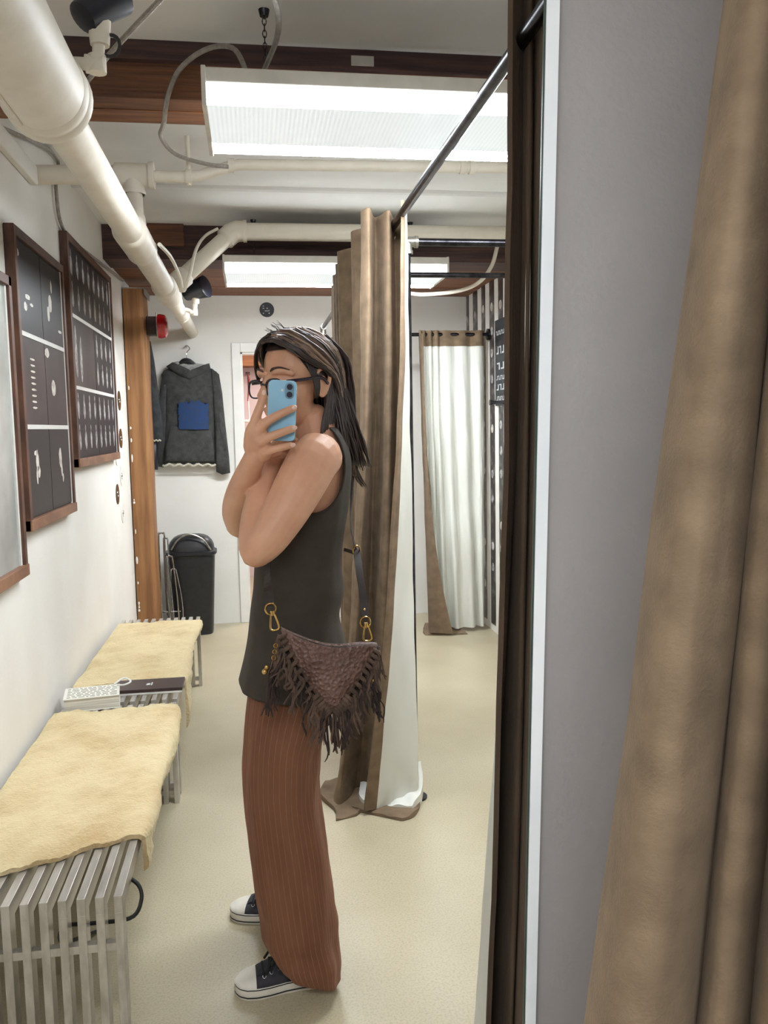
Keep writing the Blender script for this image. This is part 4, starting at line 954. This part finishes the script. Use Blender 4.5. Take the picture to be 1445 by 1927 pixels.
for rows, Yc, sdn in ((near_rows, 2.1, 0), (far_rows, 2.4, 5)):
    m, R = leg(rows, Yc, sdn); pm.add(m.v, m.f)
    for i in range(len(R)):
        for k in range(96):
            u = k/48 if k <= 48 else 2-k/48
            pm.uv.append((u*.5, i/70))
tr = pm.build('trousers', 'pant_cloth', person, 'all')
sm = tr.modifiers.new('solid', 'SOLIDIFY'); sm.thickness = .003; sm.offset = -1
# ---- shoes
def shoe(toe, heel, label):
    toe, heel = Vector(toe), Vector(heel); L = toe-heel; ln = L.length; fx = L/ln; fy = Vector((-fx.y, fx.x, 0))
    def W(t, y, z): return heel+fx*(t*ln)+fy*y+Vector((0,0,z))
    prof = [(0,.012),(.02,.026),(.08,.036),(.2,.038),(.35,.035),(.5,.038),(.65,.046),(.78,.049),(.88,.045),(.95,.034),(.985,.02),(1,.008)]
    def hw(t):
        for (a, wa), (b_, wb) in zip(prof, prof[1:]):
            if a <= t <= b_: return wa+(wb-wa)*(t-a)/(b_-a)
        return .01
    ts = [i/40 for i in range(41)]
    ts = [.5-.5*math.cos(math.pi*t) for t in ts]
    outl = [(t, hw(t)) for t in ts]+[(t, -hw(t)) for t in reversed(ts)]
    sr = thing_part = None
    s_ = MB().rings([[W(t, y*sc, z) for t, y in outl] for z, sc in ((.001,.96),(.006,1.02),(.022,1.04),(.030,1.02),(.033,.9))]).build('shoe', 'rubber_white', person, True)
    if label: s_['label'] = label
    MB().rings([[W(.5+(t-.5)*1.004, y*1.047, z) for t, y in outl] for z in (.0085,.0125)], cap0=False, cap1=False).build('sole_stripe', 'rubber_black', s_, True)
    MB().rings([[W(.5+(t-.5)*1.003, y*1.028, z) for t, y in outl] for z in (.0285,.0315)], cap0=False, cap1=False).build('foxing_stripe', 'rubber_black', s_, True)
    # canvas upper
    def top(t):
        ks = [(0,.085),(.12,.082),(.3,.088),(.42,.092),(.55,.082),(.7,.062),(.8,.052),(.9,.044),(1,.034)]
        for (a, wa), (b_, wb) in zip(ks, ks[1:]):
            if a <= t <= b_: return wa+(wb-wa)*(t-a)/(b_-a)
    def sec(t, grow=0):
        h = top(t)+grow; w0 = hw(t)*.95+grow; row = []
        for k in range(17):
            a = math.pi*k/16; row.append(W(t, w0*math.cos(a)*(1-.25*math.sin(a)*(1 if t < .5 else .3)), .03+(h-.03)*math.sin(a)**.8))
        return row
    MB().rings([sec(.01+.98*i/30) for i in range(31)], closed=False).build('canvas_upper', 'canvas_dark', s_, 'all')
    MB().rings([sec(.79+.202*i/14, .0025) for i in range(15)], closed=False).build('toe_cap', 'rubber_white', s_, 'all')
    MB().rings([[W(t, y, top(t)+.002+(.004 if abs(y) < .02 else -.002)) for y in (-.024,-.016,0,.016,.024)] for t in (.3,.36,.42,.48,.54,.6,.68,.78)], closed=False).build('tongue', 'canvas_dark', s_, 'all')
    for i, t in enumerate((.71,.64,.57,.5,.43)):
        h = top(t)
        for sg in (-1, 1):
            MB().torus(W(t, sg*.031, h-.008), fy*sg+Vector((0,0,.9)), .0042, .0012, 12, 6).build('eyelet', 'chrome', s_, True)
        MB().tube(VS([W(t, -.031, h-.006), W(t+.012, -.012, h+.006), W(t+.012, .012, h+.006), W(t, .031, h-.006)], 10), .0036, 6, flat=.6).build('lace', 'lace_black', s_, True)
    for sg in (-1, 1):
        b0_ = W(.58, 0, top(.58)+.01)
        MB().tube(VS([b0_, b0_+fy*sg*.014+Vector((0,0,.012)), b0_+fy*sg*.034+fx*.012+Vector((0,0,.002)), b0_+fy*sg*.024+fx*.014+Vector((0,0,-.004)), b0_+fx*.006], 16), .0046, 6).build('lace_loop', 'lace_black', s_, True)
        MB().tube(VS([b0_, b0_+fy*sg*.02+fx*.015+Vector((0,0,.002)), b0_+fy*sg*.036+fx*.03+Vector((0,0,-.026))], 10), .0036, 6).build('lace_end', 'lace_black', s_, True)
    MB().ell(W(.58, 0, top(.58)+.012), .011, .011, .008, 10, 8).build('lace_knot', 'lace_black', s_, True)
tq, hq = atZ(446, 1884, 0), atZ(640, 1862, 0)
shoe((tq.x-.006, tq.y+.035, 0), (hq.x-.01, hq.y+.05, 0), 'scuffed dark canvas shoe with white toe cap, near foot')
tq = atZ(437, 1733, 0)
shoe((tq.x-.004, tq.y+.035, 0), (tq.x+.26, tq.y-.045, 0), 'dark canvas shoe with white toe cap, far foot')
# ---- hair
hair = MB(); hair.sh = []
def strand(cps, r, shade, seg=6, n=16, jit=.004, sdn=0):
    P = VS([tuple(hl(*c)) for c in cps], n); n0 = len(hair.v)
    P = [p+Vector((noise.noise((p.x*30, p.z*20, sdn)), noise.noise((p.y*30, p.z*20, sdn+3)), noise.noise((p.x*30, p.y*30, sdn+7))))*jit for p in P]
    rad = [r*(.75+.25*min(1, i/3))*(1 if i < n*.65 else max(.12, 1-(i-n*.65)/(n*.38))) for i in range(n)]
    hair.tube(P, rad, seg, flat=.5); hair.sh += [shade]*(len(hair.v)-n0)
# scalp cap
n0 = len(hair.v)
R = []
for i in range(15):
    th = math.pi*(.02+.6*i/14); row = []
    for k in range(36):
        ph = 2*math.pi*k/36; f_ = math.cos(ph)
        lim = th if f_ < .25 else th*(1-.42*min(1, (f_-.25)/.5))
        row.append(hl(-.013+.1005*math.sin(lim)*f_, .0805*math.sin(lim)*math.sin(ph), .036+.093*math.cos(lim)))
    R.append(row)
hair.rings(R, cap1=False); hair.sh += [.0]*(len(hair.v)-n0)
def lerpg(A, B_, t): return [tuple(a+(b_-a)*t for a, b_ in zip(p, q)) for p, q in zip(A, B_)]
G = [  # near side: front -> crown -> back
 [(.082,-.004,.098),(.082,.03,.092),(.058,.066,.066),(.026,.083,.038),(-.012,.09,.024),(-.055,.082,-.014),(-.085,.06,-.075),(-.1,.045,-.14),(-.112,.03,-.2)],
 [(.055,0,.117),(.05,.035,.114),(.022,.074,.084),(-.012,.09,.05),(-.05,.088,.012),(-.085,.068,-.04),(-.1,.05,-.1),(-.112,.042,-.16),(-.13,.03,-.225)],
 [(.02,0,.126),(.008,.035,.123),(-.028,.07,.094),(-.065,.082,.05),(-.092,.07,.0),(-.106,.055,-.06),(-.115,.045,-.12),(-.13,.035,-.18),(-.15,.03,-.24)],
 [(-.03,0,.128),(-.05,.02,.119),(-.085,.04,.09),(-.109,.05,.045),(-.119,.045,-.01),(-.122,.04,-.075),(-.13,.03,-.14),(-.148,.02,-.2),(-.175,.015,-.26)]]
Gf = [[(f_, -s_, u_) for f_, s_, u_ in g] for g in G]
for side, gg, N_ in ((1, G, 190), (-1, Gf, 110)):
    for k in range(N_):
        t = random.random()*3; i = min(int(t), 2); cps = lerpg(gg[i], gg[i+1], t-i)
        j = random.uniform(-.006, .008); w_ = random.uniform(.9, 1.1)
        cps = [(f_*(1+.02*j*40*0)+random.uniform(-.003,.003), s_+side*j*.8*min(1, q/2), u_+random.uniform(-.003,.003)+(j*.4 if q else 0)) for q, (f_, s_, u_) in enumerate(cps)]
        cut = random.choice((9,9,9,8,7)); cps = cps[:cut]
        shade = random.random()**2.2*.55
        if side == 1 and t > .3 and random.random() < .5: shade = random.uniform(.62, 1.0)
        strand(cps, random.uniform(.0035, .0075), shade, sdn=k*.37)
# back of the head to the shoulder
for k in range(100):
    s_ = random.uniform(-.055, .075); e_ = random.uniform(-.02, .02)
    strand([(-.07, s_*.6, .11), (-.112, s_, .05), (-.122, s_*1.05, -.02), (-.125, s_, -.09), (-.135+e_, s_*.8, -.16), (-.15+e_*2, s_*.6, -.225+e_)], random.uniform(.004,.008), random.random()**2*.5, sdn=k)
# under the ear, behind the jaw
for k in range(110):
    a = random.random()
    strand([(-.03-.05*a, .076-.01*a, -.0+.02*a), (-.022-.075*a, .079-.012*a, -.05), (-.002-.1*a, .08-.016*a, -.098), (.006-.115*a, .078-.018*a, -.142), (-.004-.13*a, .074-.02*a, -.18-.03*a)], random.uniform(.004,.0075), random.random()**2*.35, n=12, sdn=k+.5)
for k in range(70):
    a, b__ = random.random(), random.uniform(-.012, .012)
    strand([(-.05-.05*a, .07, -.01), (-.055-.055*a, .076+b__*.5, -.07), (-.05-.07*a, .082+b__, -.125), (-.055-.08*a, .084+b__, -.17), (-.07-.09*a, .078+b__, -.21-.02*a)], random.uniform(.004,.0075), random.random()**2*.45, n=12, jit=.006, sdn=k+.9)
# sideburn and temple
for k in range(22):
    a = random.random()
    strand([(.034-.03*a, .072, .045), (.026-.026*a, .079, .016), (.018-.02*a, .081, -.012), (.014-.012*a, .078, -.034-.012*random.random())], random.uniform(.0025,.004), random.random()*.2, n=9, jit=.002, sdn=k+.2)
# front lock falling on the far side of the forehead
for k in range(26):
    a = random.random()
    strand([(.06+.01*a, -.004, .116), (.082, -.022-.006*a, .102), (.088-.01*a, -.045-.008*a, .072), (.078-.016*a, -.062-.008*a, .035), (.068-.022*a, -.07, .0+.02*a)], random.uniform(.0028,.005), random.random()**2*.4, n=12, jit=.003, sdn=k+.8)
# short flyaways on top
for k in range(16):
    f_ = random.uniform(.02, .075); s_ = random.uniform(-.02, .01)
    u_ = .036+.1*math.sqrt(max(0,1-((f_+.013)/.104)**2)); strand([(f_, s_, u_-.012), (f_+.004, s_-.006, u_+.006), (f_+.016, s_-.014, u_+random.uniform(.008,.022))], .0014, .25, n=6, jit=.002, sdn=k+.1)
# loose ends over the shoulder blade
for k in range(14):
    a = random.random(); p0_ = (-.135, .03*a, -.16)
    strand([p0_, (-.155-.01*a, .02, -.21), (-.178-.02*a, .012, -.262), (-.2-.03*a, .01, -.29-.012*a)], .0022, random.uniform(.2,.5), n=12, sdn=k+.6)
ho = hair.build('hair', 'hair_strands', person, 'all')
# ================================================================== glasses
o = thing('eyeglasses', 'dark framed eyeglasses on the face behind the phone', 'glasses', hl(.1, 0, -.02))
for s_ in (-1, 1):
    cpt = []
    for k in range(28):
        t_ = 2*math.pi*k/28; c_, s2 = math.cos(t_), math.sin(t_)
        x = .0265*math.copysign(abs(c_)**.72, c_); z = .021*math.copysign(abs(s2)**.72, s2)
        cpt.append((s_*.034+x, z-.0155, .108-.12*abs(s_*.034+x)**1.5*2.2))
    pts = [hl(d, a, b_) for a, b_, d in cpt]
    R_ = []
    for k in range(28):
        c_ = sum(pts, Vector())/28; oo = (pts[k]-c_).normalized(); r_ = .0032 if math.sin(2*math.pi*k/28) > .2 else .0022
        R_.append([pts[k]+oo*(r_*math.cos(2*math.pi*j/8))+fw*(.0022*math.sin(2*math.pi*j/8)) for j in range(8)])
    R_.append(R_[0]); MB().rings(R_, cap0=False, cap1=False).build('rim', 'black_frame', o, 'all')
    c_ = sum(pts, Vector())/28; MB().add(pts+[c_], [(k, (k+1) % 28, 28) for k in range(28)]).build('lens', 'lens_glass', o, 'all')
    MB().tube(VS([hl(.09, s_*.0625, -.001), hl(.08, s_*.073, -.0), hl(.04, s_*.08, .002), hl(-.005, s_*.083, .005), hl(-.028, s_*.084, -.012)], 14), .004, 8, flat=.45, up=sd).build('temple_arm', 'black_frame', o, 'all')
MB().tube(VS([hl(.106, -.009, -.008), hl(.114, 0, -.004), hl(.106, .009, -.008)], 8), .0025, 8).build('bridge', 'black_frame', o, 'all')
# ================================================================== phone
a, b_, c_, d_ = at(503,714,PY), at(556,717,PY), at(504,829,PY), at(558,831,PY)
ctr = (a+b_+c_+d_)/4; ux = ((b_-a)+(d_-c_)); wx = ux.length/2; ux.normalize(); uz = ((a-c_)+(b_-d_)); wz = uz.length/2; uz.normalize(); uz = (uz-ux*uz.dot(ux)).normalized(); un = ux.cross(uz).normalized()
if un.y > 0: un = -un
o = thing('smartphone', 'light blue smartphone held up in front of the face', 'phone', ctr-uz*wz/2)
def rrect(hx, hz, r, n=6):
    out = []
    for (cx, cz, a0) in ((hx-r,hz-r,0),(-hx+r,hz-r,90),(-hx+r,-hz+r,180),(hx-r,-hz+r,270)):
        for k in range(n+1):
            t_ = math.radians(a0+90*k/n); out.append((cx+r*math.cos(t_), cz+r*math.sin(t_)))
    return out
def slab(m, cx, cz, hx, hz, r, n0, n1, bev=.0008):
    pr = rrect(hx, hz, r); pi = rrect(hx-bev, hz-bev, r-bev)
    W = lambda p, q: ctr+ux*(cx+p[0])+uz*(cz+p[1])+un*q
    return m.rings([[W(p, n0) for p in pi], [W(p, n0+bev) for p in pr], [W(p, n1-bev) for p in pr], [W(p, n1) for p in pi]])
hx, hz = wx/2, wz/2
slab(MB(), 0, 0, hx, hz, .011, -.004, .0038).build('frame', 'phone_edge', o, True)
slab(MB(), 0, 0, hx-.0012, hz-.0012, .010, .0036, .0042, .0002).build('back_glass', 'phone_blue', o, True)
slab(MB(), 0, 0, hx-.002, hz-.002, .009, -.0044, -.0038, .0002).build('screen', 'camera_glass', o, True)
cb = slab(MB(), hx-.0165, hz-.0235, .0105, .0185, .0102, .004, .0062).build('camera_bump', 'camera_bump', o, True)
for dz in (.0086, -.0086):
    cc = ctr+ux*(hx-.0165)+uz*(hz-.0235+dz)
    MB().tube([cc+un*.0055, cc+un*.0085], .0082, 20).build('lens_ring', 'camera_bump', cb, True)
    MB().tube([cc+un*.008, cc+un*.0088], .0068, 20).build('camera_lens', 'camera_glass', cb, True)
cc = ctr+ux*(hx-.033)+uz*(hz-.0225); MB().tube([cc+un*.004, cc+un*.0045], .0028, 14).build('flash', 'white_card', o, True)
# ================================================================== shoulder bag
BY = 1.935
bag = thing('shoulder_bag', 'brown fringed leather bag with embossed flap hanging at the hip', 'bag', at(620, 1345, BY))
le = VS([at(529,1184,BY+.02), at(538,1212,BY+.01), at(556,1245,BY), at(580,1285,BY-.006), at(605,1322,BY-.008), at(622,1343,BY-.006)], 26)
re = VS([at(711,1214,BY+.02), at(700,1238,BY+.01), at(686,1262,BY), at(668,1292,BY-.006), at(646,1322,BY-.008), at(628,1343,BY-.006)], 26)
tp = VS([at(529,1184,BY+.02), at(560,1198,BY+.0), at(600,1212,BY-.012), at(640,1217,BY-.014), at(680,1213,BY+.0), at(711,1214,BY+.02)], 31)
R = []
for i in range(26):
    v = i/25; row = []
    for j in range(31):
        u = j/30; p = le[i].lerp(re[i], u); q = tp[j]-le[0].lerp(re[0], u)
        p = p+q*(1-v)**2+Vector((0, -.016*math.sin(math.pi*u)*math.sin(math.pi*min(1, v*.8+.2)), 0)); p += Vector((0, .0012*noise.noise((u*30, v*30, 2)), 0)); row.append(p)
    R.append(row)
fl_ = MB().rings(R, closed=False).build('flap', 'croc', bag, 'all'); sm = fl_.modifiers.new('solid', 'SOLIDIFY'); sm.thickness = .003; sm.offset = 0
# rolled top edge from flap to the back
R2 = [[p+Vector((0, .004+.012*k, -.002*k+.004*math.sin(k))) for p in tp] for k in range(4)]
MB().rings(R2, closed=False).build('top_roll', 'croc', bag, 'all')
# pouch behind the flap
Rb = []
for i in range(14):
    v = i/13; y = 1218+122*v; wl = 516+ (86*v**1.9); wr = 716-(72*v**1.8)
    a, b_ = at(wl, y, BY+.035), at(wr, y-2*(1-v), BY+.035); c_ = (a+b_)/2; ax = (b_-a)/2; th = .026*math.sqrt(max(.05, 1-v**2*.9))
    Rb.append([c_+ax*math.copysign(abs(math.cos(t_))**.7, math.cos(t_))+Vector((0, th*math.copysign(abs(math.sin(t_))**.8, math.sin(t_)), .004*noise.noise((t_, v*4, 1)))) for t_ in [2*math.pi*k/36 for k in range(36)]])
MB().rings(Rb).build('pouch', 'suede_dark', bag, 'all')
# lacing along both flap edges
for ed, sgn in ((le, -1), (re, 1)):
    for k in range(2, 25):
        if k % 2 == 0 or k > 18:
            p = ed[k]; t_ = (ed[min(k+1, 25)]-ed[k-1]).normalized()
            nrm = Vector((t_.z, 0, -t_.x))*(-sgn)
            if nrm.x*sgn < 0: nrm = -nrm
            MB().tube(VS([p-nrm*.012+Vector((0,-.001,0)), p-nrm*.002+Vector((0,-.009,.001)), p+nrm*.009+Vector((0,-.007,-.002)), p+nrm*.012+Vector((0,.003,-.008))], 8), [.0035,.0045,.005,.0052,.005,.0046,.004,.003], 7).build('lacing_stitch', 'suede', bag, 'all')
# fringe
def fringe(p, L_, drift, m='suede', r=.0042, sdn=0, cu=.012):
    pts = [p]; n = 9
    for i in range(1, n+1):
        t_ = i/n; pts.append(p+Vector((drift*t_**1.4+cu*noise.noise((sdn, t_*2.4, 1)), -.004-.01*t_+.012*noise.noise((sdn, t_*2, 5)), -L_*t_+.006*math.sin(t_*6+sdn))))
    MB().tube(pts, [r*.8]+[r]*(n-2)+[r*.9, r*.5], 6, flat=.38, up=(math.sin(sdn*3), math.cos(sdn*3)*.9, 0)).build('fringe_strand', m, bag, 'all')
for k in range(34):
    t_ = (k+.5)/34*24+.6; i = int(t_); p = le[i].lerp(le[min(i+1, 25)], t_-i)+Vector((-.008, -.004, -.004))
    fringe(p, random.uniform(.05,.085)+.02*(k/34), -random.uniform(.005,.035)*(1-k/50), 'suede' if random.random() < .75 else 'suede_dark', random.uniform(.0032,.005), k*1.13, .02)
for k in range(32):
    t_ = (k+.5)/32*24+.6; i = int(t_); p = re[i].lerp(re[min(i+1, 25)], t_-i)+Vector((.006, -.002, -.006))
    fringe(p, random.uniform(.045,.07)+.025*(k/32), random.uniform(-.004,.016), 'suede' if random.random() < .75 else 'suede_dark', random.uniform(.003,.0046), k*.77+50)
for k in range(16):
    p = le[25].lerp(re[25], k/15)+Vector((random.uniform(-.026,.03), -.004+random.uniform(-.006,.01), .006))
    fringe(p, random.uniform(.07,.098), random.uniform(-.012,.008), 'suede' if random.random() < .6 else 'suede_dark', random.uniform(.003,.0045), k*.9+200, .008)
# side tassels
for (x, y, k) in ((515,1250,12),(706,1292,10)):
    for j in range(k):
        fringe(at(x+random.uniform(-8,8), y+random.uniform(-4,6), BY+.01), random.uniform(.08,.12) if x < 600 else random.uniform(.06,.08), random.uniform(-.02,.006) if x < 600 else random.uniform(-.004,.012), 'suede_dark', .0034, j*1.7+300+x)
for (x, y, r_) in ((519,1215,.0045),(517,1226.5,.0045),(515,1238,.0045)):
    MB().torus(at(x, y, BY-.0), (.25,-1,.1), r_, .0013, 14, 6).build('ring_stud', 'brass', bag, True)
for (x, y, r_) in ((498,1264,.0065),(502,1256,.005),(702,1280,.005)):
    MB().ell(at(x, y, BY-.004), r_, r_, r_*1.1, 12, 8).build('bead', 'brass', bag, 'all')
for (rx_, ry_, tx, ty, hx_, hy_) in ((509,1146,513,1156,518,1186), (687.5,1171,689,1178,692,1206)):
    dee = MB().torus(at(rx_, ry_, BY-.004), (.1,-1,0), .0128, .0018, 20, 7, sx=.95, sz=1.0).build('strap_ring', 'brass', bag, True)
    p0_, p1_ = at(tx, ty, BY-.006), at(hx_, hy_, BY-.006); d = (p1_-p0_); x_ = Vector((d.z, 0, -d.x)).normalized(); wd = .0075
    loop = [p0_+x_*wd*.4, p0_+d*.15+x_*wd*.7, p0_+d*.8+x_*wd*1.3, p0_+d*.97+x_*wd*.8, p1_, p0_+d*.97-x_*wd*.8, p0_+d*.8-x_*wd*1.3, p0_+d*.15-x_*wd*.7, p0_-x_*wd*.4]
    cl = MB().tube(VS([tuple(q) for q in loop], 30), .0021, 7).build('snap_hook', 'brass', bag, True)
    MB().tube([p0_-d*.22, p0_+d*.06], [.0042,.0052], 10).build('swivel', 'brass', cl, True)
def ribbon(pts, w_, m, name, n=30, parent=bag, up=None, th=.0016):
    P = VS([tuple(p) for p in pts], n); R = []
    for i, p in enumerate(P):
        t_ = (P[min(i+1, n-1)]-P[max(i-1, 0)]).normalized(); nn = Vector((p.x-.1, p.y-TY, 0)); 
        nn = Vector((0,-1,0)) if up == 'v' else nn.normalized(); x_ = t_.cross(nn).normalized(); nn = x_.cross(t_)
        R.append([p+x_*w_/2+nn*th, p-x_*w_/2+nn*th, p-x_*w_/2-nn*th, p+x_*w_/2-nn*th])
    return MB().rings(R).build(name, m, parent, False)
ribbon([at(507,1140,BY+.0), at(504,1105,1.965), at(503,1065,2.05), at(500,1010,2.08), at(492,950,2.12), at(498,890,2.22), at(530,845,2.31), at(575,818,2.345), at(612,812,2.35), at(645,835,2.34), at(661,880,2.31), at(662,925,2.27), at(660,970,2.22), at(663,1010,2.14), at(671,1036,2.05)], .02, 'strap_leather', 'strap', 70)
ribbon([at(671,1034,2.05), at(676,1075,2.0), at(683,1120,1.96), at(688,1165,BY)], .017, 'strap_leather', 'strap', 24, up='v')
ribbon([at(648,1034,2.09), at(660,1038,2.07), at(673,1043,2.05)], .008, 'strap_leather', 'strap_end', 8, up='v')
MB().torus(at(671,1036,2.045), (.2,-1,0), .011, .0018, 16, 6, sx=.8, sz=1.1).build('buckle', 'brass', bag, True)
MB().ell(at(686,1147,1.938), .003, .002, .0036, 10, 6).build('rivet', 'brass', bag, 'all')
